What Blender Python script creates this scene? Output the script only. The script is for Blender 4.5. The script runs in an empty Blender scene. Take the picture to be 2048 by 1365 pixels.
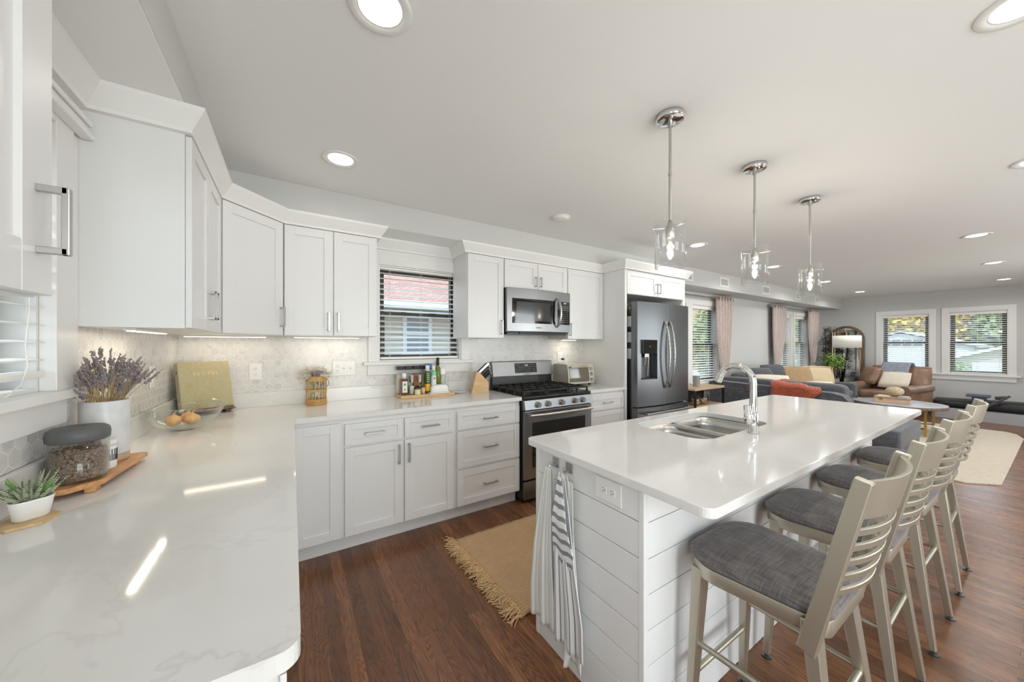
import bpy, bmesh, math, random
from mathutils import Vector, Matrix, Euler
R = math.radians
random.seed(7)
SC = bpy.context.scene
COL = SC.collection

# ------------------------------------------------------------------ camera
cam_d = bpy.data.cameras.new('camera'); cam = bpy.data.objects.new('camera', cam_d); COL.objects.link(cam)
cam.location = (0.6444, -3.0858, 1.3557)
cam.rotation_euler = (R(90), 0, R(57.5618 - 90))
cam_d.sensor_width = 36; cam_d.lens = 692.8 / 2048 * 36; cam_d.shift_y = 8.18 / 2048
cam_d.clip_start = 0.02; cam_d.clip_end = 300
SC.camera = cam
# ------------------------------------------------------------------ world, sun, exposure
SC.view_settings.view_transform = 'Standard'; SC.view_settings.look = 'None'
SC.view_settings.exposure = 0.23; SC.view_settings.gamma = 1.0
SC.cycles.use_denoising = True
SC.cycles.max_bounces = 10; SC.cycles.diffuse_bounces = 6; SC.cycles.glossy_bounces = 4
SC.cycles.transmission_bounces = 6; SC.cycles.transparent_max_bounces = 24
SC.cycles.caustics_reflective = False; SC.cycles.caustics_refractive = False
SC.cycles.sample_clamp_indirect = 6
W = bpy.data.worlds.new('sky'); SC.world = W; W.use_nodes = True
wn = W.node_tree.nodes; wl = W.node_tree.links
for n in list(wn): wn.remove(n)
wo = wn.new('ShaderNodeOutputWorld'); wb = wn.new('ShaderNodeBackground')
wc = wn.new('ShaderNodeTexCoord'); ws = wn.new('ShaderNodeSeparateXYZ'); wr = wn.new('ShaderNodeValToRGB')
wl.new(wc.outputs['Generated'], ws.inputs[0]); wl.new(ws.outputs['Z'], wr.inputs[0])
wr.color_ramp.elements[0].position = 0.0; wr.color_ramp.elements[0].color = (0.95, 0.96, 1.0, 1)
wr.color_ramp.elements[1].position = 0.6; wr.color_ramp.elements[1].color = (0.55, 0.75, 1.0, 1)
wl.new(wr.outputs[0], wb.inputs[0]); wb.inputs[1].default_value = 2.5; wl.new(wb.outputs[0], wo.inputs[0])

def light(name, kind, loc, energy, color=(1, 1, 1), size=0.1, size_y=None, rot=(0, 0, 0), parent=None, shape=None, spread=None):
    d = bpy.data.lights.new(name, kind); d.energy = energy; d.color = color
    if kind == 'AREA':
        d.size = size
        if size_y: d.shape = 'RECTANGLE'; d.size_y = size_y
        elif shape: d.shape = shape
        if spread: d.spread = spread
    elif kind == 'SUN': d.angle = size
    else: d.shadow_soft_size = size
    o = bpy.data.objects.new(name, d); COL.objects.link(o); o.location = loc; o.rotation_euler = rot
    if parent: o.parent = parent
    return o
light('sun', 'SUN', (-5, -10, 20), 2.6, (1, .96, .9), R(2), rot=(R(38), 0, R(-62)))
# added fill lamps outside openings in the unseen walls, tilted up at the ceiling
FILL = (.985, .98, .985)
for wx in (1.6, 4.9, 8.2):
    light('window_fill', 'AREA', (wx, -5.35, 1.3), 58, FILL, 1.7, 1.9, rot=(R(111), 0, 0), spread=R(170))
light('side_fill', 'AREA', (-.35, -4.15, 1.15), 34, FILL, 1.2, 1.9, rot=(0, R(-115), 0), spread=R(170))  # second fill lamp, added to brighten faces turned toward the left wall
# ------------------------------------------------------------------ mesh builder
def lin(c):
    return tuple(((v / 255) / 12.92 if v / 255 <= .04045 else ((v / 255 + .055) / 1.055) ** 2.4) for v in c)
def rotz(a): return Matrix.Rotation(a, 4, 'Z')
class MB:
    def __init__(s): s.v = []; s.f = []; s.sm = []; s.mi = []; s.uv = {}; s.M = None; s.m = 0
    def _add(s, vs, fs, smooth=False, uvs=None):
        b = len(s.v)
        for i, p in enumerate(vs):
            p = Vector(p); s.v.append(tuple(s.M @ p) if s.M else tuple(p))
            if uvs: s.uv[b + i] = uvs[i]
        for f in fs: s.f.append(tuple(b + i for i in f)); s.sm.append(smooth); s.mi.append(s.m)
        return s
    def box(s, x0, y0, z0, x1, y1, z1):
        x0, x1 = min(x0, x1), max(x0, x1); y0, y1 = min(y0, y1), max(y0, y1); z0, z1 = min(z0, z1), max(z0, z1)
        return s._add([(x0, y0, z0), (x1, y0, z0), (x1, y1, z0), (x0, y1, z0), (x0, y0, z1), (x1, y0, z1), (x1, y1, z1), (x0, y1, z1)],
                      [(0, 3, 2, 1), (4, 5, 6, 7), (0, 1, 5, 4), (1, 2, 6, 5), (2, 3, 7, 6), (3, 0, 4, 7)])
    def bar(s, p, q, w, h, w2=None, h2=None, up=(0, 0, 1)):
        p, q = Vector(p), Vector(q); d = (q - p).normalized(); u = Vector(up)
        if abs(d.dot(u)) > .99: u = Vector((0, 1, 0))
        sd = d.cross(u).normalized(); u = sd.cross(d); w2 = w if w2 is None else w2; h2 = h if h2 is None else h2
        vs = []
        for c, a, b in ((p, w, h), (q, w2, h2)):
            vs += [c - sd * a / 2 - u * b / 2, c + sd * a / 2 - u * b / 2, c + sd * a / 2 + u * b / 2, c - sd * a / 2 + u * b / 2]
        return s._add(vs, [(0, 3, 2, 1), (4, 5, 6, 7), (0, 1, 5, 4), (1, 2, 6, 5), (2, 3, 7, 6), (3, 0, 4, 7)])
    def tube(s, pts, r, n=8, cap=True):
        pts = [Vector(p) for p in pts]; rr = r if isinstance(r, (list, tuple)) else [r] * len(pts); vs = []; fs = []
        d0 = (pts[1] - pts[0]).normalized(); u = Vector((0, 0, 1)) if abs(d0.z) < .9 else Vector((1, 0, 0))
        for i, p in enumerate(pts):
            d = (pts[min(i + 1, len(pts) - 1)] - pts[max(i - 1, 0)]).normalized()
            a = d.cross(u).normalized(); u = a.cross(d).normalized()
            for k in range(n):
                t = 2 * math.pi * k / n; vs.append(p + (a * math.cos(t) + u * math.sin(t)) * rr[i])
        for i in range(len(pts) - 1):
            for k in range(n):
                fs.append((i * n + k, i * n + (k + 1) % n, (i + 1) * n + (k + 1) % n, (i + 1) * n + k))
        s._add(vs, fs, True)
        if cap:
            s._add(vs[:n], [tuple(range(n))]); s._add(vs[-n:], [tuple(reversed(range(n)))])
        return s
    def lathe(s, prof, n=24, c=(0, 0, 0), sx=1, sy=1, smooth=True, axis='z'):
        vs = []; fs = []; c = Vector(c)
        for r, z in prof:
            for k in range(n):
                t = 2 * math.pi * k / n; a, b = r * math.cos(t) * sx, r * math.sin(t) * sy
                vs.append(c + (Vector((a, b, z)) if axis == 'z' else Vector((a, z, b)) if axis == 'y' else Vector((z, a, b))))
        for i in range(len(prof) - 1):
            for k in range(n):
                fs.append((i * n + k, i * n + (k + 1) % n, (i + 1) * n + (k + 1) % n, (i + 1) * n + k))
        return s._add(vs, fs, smooth)
    def cyl(s, c, r, h, n=20, axis='z', r2=None):
        r2 = r if r2 is None else r2
        s.lathe([(r, 0), (r2, h)], n, c, axis=axis)
        s.lathe([(0, 0), (r, 0)], n, c, axis=axis, smooth=False); return s.lathe([(r2, h), (0, h)], n, c, axis=axis, smooth=False)
    def ell(s, c, rx, ry, rz, n=12, m=8, rot=None, e=1.0):
        vs = []; fs = []; c = Vector(c); sg = lambda v: math.copysign(abs(v) ** e, v)
        for i in range(m + 1):
            ph = -math.pi / 2 + math.pi * i / m
            for k in range(n):
                t = 2 * math.pi * k / n
                q = Vector((rx * sg(math.cos(ph)) * sg(math.cos(t)), ry * sg(math.cos(ph)) * sg(math.sin(t)), rz * sg(math.sin(ph))))
                if rot: q = rot @ q
                vs.append(c + q)
        for i in range(m):
            for k in range(n): fs.append((i * n + k, i * n + (k + 1) % n, (i + 1) * n + (k + 1) % n, (i + 1) * n + k))
        return s._add(vs, fs, True)
    def prism(s, poly, z0, z1, axis='z', smooth=False):
        n = len(poly); mp = {'z': lambda a, b, z: (a, b, z), 'x': lambda a, b, z: (z, a, b), 'y': lambda a, b, z: (a, z, b)}[axis]
        vs = [mp(a, b, z0) for a, b in poly] + [mp(a, b, z1) for a, b in poly]
        s._add(vs, [tuple(reversed(range(n))), tuple(range(n, 2 * n))])
        return s._add(vs, [(i, (i + 1) % n, n + (i + 1) % n, n + i) for i in range(n)], smooth)
    def grid(s, fn, nu, nv, smooth=True):
        vs = []; uv = []
        for j in range(nv + 1):
            for i in range(nu + 1):
                u, v = i / nu, j / nv; vs.append(fn(u, v)); uv.append((u, v))
        fs = [(j * (nu + 1) + i, j * (nu + 1) + i + 1, (j + 1) * (nu + 1) + i + 1, (j + 1) * (nu + 1) + i) for j in range(nv) for i in range(nu)]
        return s._add(vs, fs, smooth, uv)
    def pillow(s, w, h, t, n=10, M=None):
        """puffed cushion standing in the local xz plane, thickness along y, centre at its middle"""
        M = M or Matrix.Identity(4)
        for sg in (1, -1):
            def fn(u, v, sg=sg):
                a, b = 2 * u - 1, 2 * v - 1
                k = max(0.0, (1 - a ** 4) * (1 - b ** 4)) ** .45
                x = a * w / 2 * (1 - .07 * (1 - a * a) * 0 - .06 * b * b * abs(a)); z = b * h / 2 * (1 - .06 * a * a * abs(b))
                return M @ Vector((x, sg * (t / 2 * k + .002), z))
            s.grid(fn, n, n)
        return s
def world(o):
    m = o.matrix_basis.copy()
    while o.parent: o = o.parent; m = o.matrix_basis @ m
    return m
def obj(name, mb, mat, parent=None, bevel=0, w=True, solid=0, seg=2, sub=0):
    me = bpy.data.meshes.new(name)
    vs = mb.v
    if parent is not None and w:
        inv = world(parent).inverted(); vs = [tuple(inv @ Vector(p)) for p in vs]
    me.from_pydata(vs, [], mb.f)
    me.polygons.foreach_set('use_smooth', mb.sm); me.polygons.foreach_set('material_index', mb.mi)
    if mb.uv:
        lay = me.uv_layers.new(name='uv')
        for lp in me.loops: lay.data[lp.index].uv = mb.uv.get(lp.vertex_index, (0, 0))
    for m in (mat if isinstance(mat, (list, tuple)) else [mat]): me.materials.append(m)
    me.update(); o = bpy.data.objects.new(name, me); COL.objects.link(o)
    if parent is not None: o.parent = parent
    if solid: md = o.modifiers.new('solid', 'SOLIDIFY'); md.thickness = solid; md.offset = 0
    if sub: md = o.modifiers.new('sub', 'SUBSURF'); md.levels = md.render_levels = sub
    if bevel:
        md = o.modifiers.new('bevel', 'BEVEL'); md.width = bevel; md.segments = seg; md.limit_method = 'ANGLE'; md.angle_limit = R(40); md.harden_normals = False
    return o
def thing(name, label, cat, loc=(0, 0, 0), rz=0, group=None):
    o = bpy.data.objects.new(name, None); COL.objects.link(o); o.location = loc; o.rotation_euler = (0, 0, rz)
    o.empty_display_size = .05; return tag(o, label, cat, group)
def tag(o, label, cat, group=None, kind=None):
    o['label'] = label; o['category'] = cat
    if group: o['group'] = group
    if kind: o['kind'] = kind
    return o
def struct(name, mb, mat, **k):
    o = obj(name, mb, mat, **k); o['kind'] = 'structure'; return o
def copy_tree(o, parent=None):
    c = o.copy(); COL.objects.link(c); c.parent = parent
    for ch in list(o.children): copy_tree(ch, c)
    return c
def part_label(o, t): o['label'] = t; return o
def text(s, size, mat, loc, rot, parent, name='lettering', ext=.0006, spacing=1.0):
    cu = bpy.data.curves.new(name, 'FONT'); cu.body = s; cu.size = size; cu.align_x = 'CENTER'; cu.align_y = 'CENTER'; cu.extrude = ext; cu.space_character = spacing
    cu.materials.append(mat); o = bpy.data.objects.new(name, cu); COL.objects.link(o)
    dg = bpy.context.evaluated_depsgraph_get(); me = bpy.data.meshes.new_from_object(o.evaluated_get(dg)); bpy.data.objects.remove(o); o = bpy.data.objects.new(name, me); COL.objects.link(o)
    m = Matrix.Translation(loc) @ Euler(rot).to_matrix().to_4x4()
    if parent is not None: o.parent = parent; m = world(parent).inverted() @ m
    o.matrix_local = m; return o
# ------------------------------------------------------------------ materials
def mat(name, col=(.8, .8, .8), rough=.5, metal=0.0, spec=.5, coat=0, emit=None, estr=0, srgb=True, alpha=1, trans=0, sheen=0):
    m = bpy.data.materials.new(name); m.use_nodes = True; b = m.node_tree.nodes['Principled BSDF']
    c = lin(col) if srgb else col
    b.inputs['Base Color'].default_value = (*c, 1); b.inputs['Roughness'].default_value = rough; b.inputs['Metallic'].default_value = metal
    b.inputs['Specular IOR Level'].default_value = spec; b.inputs['Coat Weight'].default_value = coat
    b.inputs['Sheen Weight'].default_value = sheen
    if emit: b.inputs['Emission Color'].default_value = (*lin(emit), 1); b.inputs['Emission Strength'].default_value = estr
    m.diffuse_color = (*c, 1); return m
class NT:
    def __init__(s, m): s.m = m; s.t = m.node_tree; s.b = s.t.nodes['Principled BSDF']
    def n(s, ty, **k):
        nd = s.t.nodes.new('ShaderNode' + ty)
        for a, v in k.items():
            if a.startswith('i_'):
                key = a[2:]; key = int(key) if key.isdigit() else key.replace('_', ' ')
                nd.inputs[key].default_value = v
            else: setattr(nd, a, v)
        return nd
    def l(s, a, b): s.t.links.new(a, b)
    def math(s, op, a, b=None, c=None, clamp=False):
        nd = s.n('Math', operation=op); nd.use_clamp = clamp
        for i, x in enumerate((a, b, c)):
            if x is None: continue
            if isinstance(x, (int, float)): nd.inputs[i].default_value = x
            else: s.l(x, nd.inputs[i])
        return nd.outputs[0]
    def coord(s, scale=(1, 1, 1), rot=(0, 0, 0), loc=(0, 0, 0), src='Object'):
        tc = s.n('TexCoord'); mp = s.n('Mapping'); mp.inputs['Scale'].default_value = scale; mp.inputs['Rotation'].default_value = rot; mp.inputs['Location'].default_value = loc
        s.l(tc.outputs[src], mp.inputs[0]); return mp.outputs[0]
    def ramp(s, fac, stops):
        r = s.n('ValToRGB'); e = r.color_ramp.elements
        while len(e) < len(stops): e.new(.5)
        for i, (p, c) in enumerate(stops): e[i].position = p; e[i].color = (*lin(c), 1)
        s.l(fac, r.inputs[0]); return r.outputs[0]
    def noise(s, vec, scale, detail=4, rough=.5, dist=0):
        nd = s.n('TexNoise'); nd.inputs['Scale'].default_value = scale; nd.inputs['Detail'].default_value = detail; nd.inputs['Roughness'].default_value = rough; nd.inputs['Distortion'].default_value = dist
        s.l(vec, nd.inputs['Vector']); return nd.outputs['Fac']
    def mix(s, fac, a, b, mode='MIX'):
        nd = s.n('Mix', data_type='RGBA', blend_type=mode)
        for i, x in ((0, fac), (6, a), (7, b)):
            if isinstance(x, (int, float)): nd.inputs[i].default_value = x
            elif isinstance(x, tuple): nd.inputs[i].default_value = (*lin(x), 1)
            else: s.l(x, nd.inputs[i])
        return nd.outputs[2]
    def bump(s, h, strength=.2, dist=.01):
        nd = s.n('Bump'); nd.inputs['Strength'].default_value = strength; nd.inputs['Distance'].default_value = dist; s.l(h, nd.inputs['Height']); s.l(nd.outputs[0], s.b.inputs['Normal'])
    def base(s, c): s.l(c, s.b.inputs['Base Color'])
    def rough(s, c): s.l(c, s.b.inputs['Roughness'])
def noisy(name, c1, c2, scale=8, rough=.6, metal=0, bump=.1, bd=.002, stretch=(1, 1, 1), detail=5, **k):
    m = mat(name, c1, rough, metal, **k); t = NT(m); v = t.coord(stretch); f = t.noise(v, scale, detail, .6)
    t.base(t.ramp(f, [(.3, c1), (.7, c2)]))
    if bump: t.bump(f, bump, bd)
    return m
M = {}
def paint(name, c, rough, spec=.5, bs=.02):
    m = mat(name, c, rough, spec=spec); t = NT(m); v = t.coord(); f = t.noise(v, 55, 3); t.bump(f, bs, .001); return m
M['cab'] = paint('cabinet white satin paint', (226, 226, 225), .32)
M['trim'] = paint('white trim paint', (232, 231, 229), .38)
M['wall'] = paint('light grey wall paint', (203, 203, 201), .75, .3, .05)
M['ceil'] = paint('white ceiling paint', (236, 236, 235), .85, .2, .04)
M['ship'] = paint('white shiplap paint', (231, 231, 230), .4)
M['plastic'] = mat('white plastic', (236, 235, 232), .35)
M['slat'] = mat('white blind slat', (240, 239, 234), .4)
M['dark'] = mat('dark bronze window frame', (58, 53, 48), .5)
M['black'] = mat('black enamel', (18, 18, 19), .3)
M['iron'] = mat('cast iron', (30, 30, 31), .55)
M['blackglass'] = mat('black glass', (14, 14, 15), .06, coat=.5)
M['chrome'] = mat('polished chrome', (225, 225, 225), .08, 1)
M['nickel'] = mat('brushed nickel', (190, 188, 184), .3, 1)
M['gold'] = mat('brushed gold', (200, 165, 95), .3, 1)
def quartz():
    m = mat('white quartz with grey veins', (222, 221, 218), .07, spec=.5); t = NT(m); v = t.coord()
    n1 = t.noise(v, 1.3, 6, .62, .9); a = t.math('ABSOLUTE', t.math('SUBTRACT', n1, .5)); vein = t.math('SUBTRACT', 1, t.math('MULTIPLY', a, 95), clamp=True)
    gate = t.noise(v, 1.1, 2); vein = t.math('MULTIPLY', vein, t.math('MULTIPLY', t.math('SUBTRACT', gate, .5), 5, clamp=True))
    cl = t.ramp(t.noise(v, 2.2, 5, .6), [(.35, (224, 223, 220)), (.7, (231, 230, 228))])
    t.base(t.mix(t.math('MULTIPLY', vein, .22), cl, (176, 172, 164))); return m
M['quartz'] = quartz()
def hextile(name, ax):
    m = mat(name, (215, 213, 210), .28); t = NT(m); tc = t.n('TexCoord'); sp = t.n('SeparateXYZ'); t.l(tc.outputs['Object'], sp.inputs[0])
    S = 1 / .0505; u = t.math('MULTIPLY', sp.outputs[ax], S); v = t.math('MULTIPLY', sp.outputs['Z'], S); r3 = math.sqrt(3)
    def cell(ou, ov):
        x = t.math('SUBTRACT', t.math('FLOORED_MODULO', t.math('ADD', u, ou), 1), .5); y = t.math('SUBTRACT', t.math('FLOORED_MODULO', t.math('ADD', v, ov), r3), r3 / 2)
        return x, y, t.math('ADD', t.math('MULTIPLY', x, x), t.math('MULTIPLY', y, y))
    ax_, ay, ad = cell(0, 0); bx, by, bd = cell(.5, r3 / 2); sel = t.math('LESS_THAN', ad, bd); inv = t.math('SUBTRACT', 1, sel)
    gx = t.math('ADD', t.math('MULTIPLY', ax_, sel), t.math('MULTIPLY', bx, inv)); gy = t.math('ADD', t.math('MULTIPLY', ay, sel), t.math('MULTIPLY', by, inv))
    agx = t.math('ABSOLUTE', gx); agy = t.math('ABSOLUTE', gy)
    d = t.math('MAXIMUM', agx, t.math('ADD', t.math('MULTIPLY', agx, .5), t.math('MULTIPLY', agy, r3 / 2)))
    grout = t.math('GREATER_THAN', d, .468)
    ix = t.math('ROUND', t.math('MULTIPLY', t.math('SUBTRACT', u, gx), 2)); iy = t.math('ROUND', t.math('MULTIPLY', t.math('SUBTRACT', v, gy), 2 / r3))
    cb = t.n('CombineXYZ'); t.l(ix, cb.inputs[0]); t.l(iy, cb.inputs[1]); wn_ = t.n('TexWhiteNoise', noise_dimensions='2D'); t.l(cb.outputs[0], wn_.inputs[0])
    tone = t.ramp(wn_.outputs['Value'], [(0, (208, 206, 204)), (.3, (216, 214, 211)), (.7, (220, 218, 215)), (1, (225, 223, 220))])
    off = t.n('VectorMath', operation='SCALE'); t.l(wn_.outputs['Color'], off.inputs[0]); off.inputs['Scale'].default_value = 9
    ad_ = t.n('VectorMath', operation='ADD'); t.l(tc.outputs['Object'], ad_.inputs[0]); t.l(off.outputs[0], ad_.inputs[1])
    f = t.noise(ad_.outputs[0], 18, 5, .65, 1.2); marb = t.mix(t.math('MULTIPLY', t.math('SUBTRACT', f, .52), 3.0, clamp=True), tone, (176, 174, 174))
    t.base(t.mix(grout, marb, (228, 226, 222))); t.rough(t.math('ADD', t.math('MULTIPLY', grout, .4), .26))
    t.bump(t.math('SUBTRACT', 1, grout), .3, .001); return m
M['hexx'] = hextile('marble hexagon tile', 'X'); M['hexy'] = hextile('marble hexagon tile side', 'Y')
def floorwood():
    m = mat('dark stained oak floor', (96, 62, 42), .25); t = NT(m); tc = t.n('TexCoord'); sp = t.n('SeparateXYZ'); t.l(tc.outputs['Object'], sp.inputs[0])
    cb = t.n('CombineXYZ'); t.l(sp.outputs['Y'], cb.inputs[0]); t.l(sp.outputs['X'], cb.inputs[1])
    br = t.n('TexBrick'); t.l(cb.outputs[0], br.inputs['Vector']); br.offset = .37; br.inputs['Scale'].default_value = 1; br.inputs['Brick Width'].default_value = 1.5
    br.inputs['Row Height'].default_value = .0605; br.inputs['Mortar Size'].default_value = .0007; br.inputs['Mortar Smooth'].default_value = 0; br.inputs['Bias'].default_value = 0
    br.inputs['Color1'].default_value = (0, 0, 0, 1); br.inputs['Color2'].default_value = (1, 1, 1, 1); br.inputs['Mortar'].default_value = (.5, .5, .5, 1)
    pid = br.outputs['Color']
    off = t.n('VectorMath', operation='SCALE'); t.l(pid, off.inputs[0]); off.inputs['Scale'].default_value = 23
    ad = t.n('VectorMath', operation='ADD'); t.l(tc.outputs['Object'], ad.inputs[0]); t.l(off.outputs[0], ad.inputs[1])
    mp = t.n('Mapping'); mp.inputs['Scale'].default_value = (11, 1.1, 1); t.l(ad.outputs[0], mp.inputs[0])
    ring = t.noise(mp.outputs[0], 1.1, 2, .4, .6); rings = t.math('ABSOLUTE', t.math('SINE', t.math('MULTIPLY', ring, 85)))
    mp2 = t.n('Mapping'); mp2.inputs['Scale'].default_value = (160, 6, 1); t.l(ad.outputs[0], mp2.inputs[0]); fine = t.noise(mp2.outputs[0], 1, 4, .6)
    tone = t.ramp(pid, [(0, (114, 74, 48)), (.5, (136, 90, 59)), (1, (158, 107, 71))])
    c = t.mix(t.math('MULTIPLY', t.math('POWER', rings, 3), .55), tone, (62, 37, 24)); c = t.mix(t.math('MULTIPLY', t.math('SUBTRACT', fine, .45), 2.2, clamp=True), c, (70, 44, 30))
    c = t.mix(t.math('MULTIPLY', br.outputs['Fac'], .7), c, (36, 24, 18)); t.base(c)
    t.rough(t.math('ADD', t.math('MULTIPLY', fine, .18), .17)); t.bump(t.math('SUBTRACT', t.math('MULTIPLY', fine, .5), t.math('MULTIPLY', br.outputs['Fac'], 2)), .06, .0015)
    t.b.inputs['Coat Weight'].default_value = .0; t.b.inputs['Coat Roughness'].default_value = .18; return m
M['floor'] = floorwood()
def steel(name, c, rough=.24, stretch=(1, 1, 160)):
    m = mat(name, c, rough, 1); t = NT(m); v = t.coord(stretch); f = t.noise(v, 3, 3)
    t.rough(t.math('ADD', t.math('MULTIPLY', f, .12), rough - .06)); t.bump(f, .02, .001); t.b.inputs['Anisotropic'].default_value = .5; return m
M['steel'] = steel('brushed stainless steel', (142, 143, 145), .32); M['dsteel'] = steel('dark stainless steel', (124, 126, 129), .3)
M['sink'] = steel('sink steel', (190, 188, 184), .3)
def fabric(name, c1, c2, sc=260, rough=.9, bump=.4, sheen=.2):
    m = mat(name, c1, rough, sheen=sheen); t = NT(m); v = t.coord((sc, 14, 14)); w = t.coord((14, sc, 14)); x = t.coord((14, 14, sc))
    f = t.math('ADD', t.math('MULTIPLY', t.noise(v, 1, 3), .5), t.math('MULTIPLY', t.noise(w, 1, 3), .5)); f = t.math('ADD', t.math('MULTIPLY', f, .7), t.math('MULTIPLY', t.noise(x, 1, 3), .3))
    t.base(t.ramp(f, [(.36, c1), (.62, c2)])); t.bump(f, bump, .001); return m
M['seat'] = fabric('charcoal tweed seat', (66, 61, 62), (122, 115, 112)); M['sofa'] = fabric('slate grey upholstery', (60, 61, 66), (92, 93, 99), 180)
M['cgrey'] = fabric('dark grey cushion', (60, 62, 67), (92, 95, 101), 180); M['beige'] = fabric('beige linen', (206, 184, 148), (224, 204, 172), 200)
M['cream'] = fabric('cream linen', (222, 210, 190), (240, 231, 214), 200); M['curtain'] = fabric('blush curtain', (178, 162, 156), (204, 189, 182), 120, .8, .2)
M['tan'] = fabric('tan cushion', (150, 122, 86), (176, 150, 112), 200); M['throw'] = fabric('grey blue throw', (120, 127, 140), (160, 166, 178), 90)
M['champ'] = mat('champagne metal', (190, 184, 168), .36, .8)
M['leather'] = noisy('worn brown leather', (122, 94, 76), (162, 132, 110), 5, .32, bump=.15)
M['wood'] = noisy('oak wood', (198, 160, 112), (222, 190, 146), 6, .5, stretch=(1, 8, 8)); M['oak2'] = noisy('pale grey oak', (176, 150, 124), (200, 176, 148), 6, .5, stretch=(8, 1, 8))
M['acacia'] = noisy('acacia wood', (182, 122, 76), (222, 172, 120), 4, .42, stretch=(14, 2.2, 14), detail=6)
M['bamboo'] = noisy('bamboo', (196, 164, 118), (214, 186, 142), 5, .5, stretch=(10, 1, 10)); M['dwood'] = noisy('weathered brown wood', (88, 68, 54), (130, 104, 84), 7, .6, stretch=(6, 6, 1))
M['blackmetal'] = mat('black metal', (32, 32, 34), .45, .3)
M['marble'] = noisy('grey marble', (196, 198, 202), (150, 152, 158), 3.2, .3, bump=0, detail=7)
M['green'] = noisy('green leaf', (112, 150, 66), (160, 196, 100), 12, .5); M['dgreen'] = noisy('dark olive leaf', (58, 64, 54), (98, 104, 90), 14, .5)
M['soil'] = noisy('soil', (62, 48, 38), (90, 72, 56), 60, .9); M['potgrey'] = mat('grey green pot', (120, 124, 116), .5); M['bark'] = noisy('bark', (84, 68, 54), (112, 92, 76), 20, .8)
def clear(name, tint=(255, 255, 255), fr=.75, rough=.01):
    m = bpy.data.materials.new(name); m.use_nodes = True; nt = m.node_tree
    for n in list(nt.nodes): nt.nodes.remove(n)
    o = nt.nodes.new('ShaderNodeOutputMaterial'); mx = nt.nodes.new('ShaderNodeMixShader'); tr = nt.nodes.new('ShaderNodeBsdfTransparent'); gl = nt.nodes.new('ShaderNodeBsdfGlossy'); lw = nt.nodes.new('ShaderNodeLayerWeight')
    ml = nt.nodes.new('ShaderNodeMath'); ml.operation = 'MULTIPLY'; ml.inputs[1].default_value = fr; lw.inputs[0].default_value = .25
    tr.inputs[0].default_value = (*lin(tint), 1); gl.inputs['Roughness'].default_value = rough; gl.inputs[0].default_value = (.95, .97, .97, 1)
    lw.inputs[0].default_value = .5; pw = nt.nodes.new('ShaderNodeMath'); pw.operation = 'POWER'; pw.inputs[1].default_value = 3.2; nt.links.new(lw.outputs['Facing'], pw.inputs[0]); ad = nt.nodes.new('ShaderNodeMath'); ad.operation = 'ADD'; ad.inputs[1].default_value = .035; ml.inputs[1].default_value = fr * .85
    nt.links.new(pw.outputs[0], ml.inputs[0]); nt.links.new(ml.outputs[0], ad.inputs[0]); nt.links.new(ad.outputs[0], mx.inputs[0]); nt.links.new(tr.outputs[0], mx.inputs[1]); nt.links.new(gl.outputs[0], mx.inputs[2]); nt.links.new(mx.outputs[0], o.inputs[0])
    m.diffuse_color = (.8, .9, .9, .3); return m
M['glass'] = clear('window glass', (250, 253, 252), .5); M['jar'] = clear('clear jar glass', (251, 252, 251), .9); M['lampglass'] = clear('clear shade glass', (252, 252, 252), .8)
M['mirror'] = mat('mirror glass', (225, 226, 226), .02, 1)
# ================================================================== THE ROOM
H = 2.44; XF = 11.6; YR = -5.0; T = .16
def wall_holes(mb, a0, a1, z0, z1, holes, put):
    """boxes of a wall around rectangular holes (a0,a1,z0,z1); put(a0,a1,z0,z1) adds one box"""
    holes = sorted(holes); x = a0
    for (h0, h1, hz0, hz1) in holes:
        put(x, h0, z0, z1); put(h0, h1, z0, hz0); put(h0, h1, hz1, z1); x = h1
    put(x, a1, z0, z1)
WK = (1.264, 2.017, 1.215, 2.04)                       # kitchen window
WL = [(5.0, 5.78, .75, 2.0), (5.95, 6.735, .75, 2.0), (8.99, 9.71, .80, 2.0), (9.92, 10.64, .80, 2.0)]
mb = MB(); wall_holes(mb, -T, XF + T, 0, H, [WK] + WL, lambda a, b, c, d: mb.box(a, 0, c, b, T, d)); struct('wall_back', mb, M['wall'])
WS = (-2.25, -1.44, 1.215, 2.04)                       # side window over the left counter (in y)
WP = (-4.75, -3.55, .10, 2.10)  # opening added out of view for the side fill lamp
mb = MB(); wall_holes(mb, YR, 0, 0, H, [WS, WP], lambda a, b, c, d: mb.box(-T, a, c, 0, b, d)); struct('wall_left', mb, M['wall'])
WF = [(-2.61, -1.94, .80, 2.0), (-1.69, -1.02, .80, 2.0)]
mb = MB(); wall_holes(mb, YR, 0, 0, H, WF, lambda a, b, c, d: mb.box(XF, a, c, XF + T, b, d)); struct('wall_far', mb, M['wall'])
WR = [(.8, 2.4, .4, 2.25), (4.1, 5.7, .4, 2.25), (7.4, 9.0, .4, 2.25)]  # tall openings added out of view to let fill light in
mb = MB(); wall_holes(mb, -T, XF + T, 0, H, WR, lambda a, b, c, d: mb.box(a, YR - T, c, b, YR, d)); struct('wall_right', mb, M['wall'])
struct('floor', MB().box(-T, YR - T, -.1, XF + T, T, 0), M['floor']); struct('ceiling', MB().box(-T, YR - T, H, XF + T, T, H + .12), M['ceil'])
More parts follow.
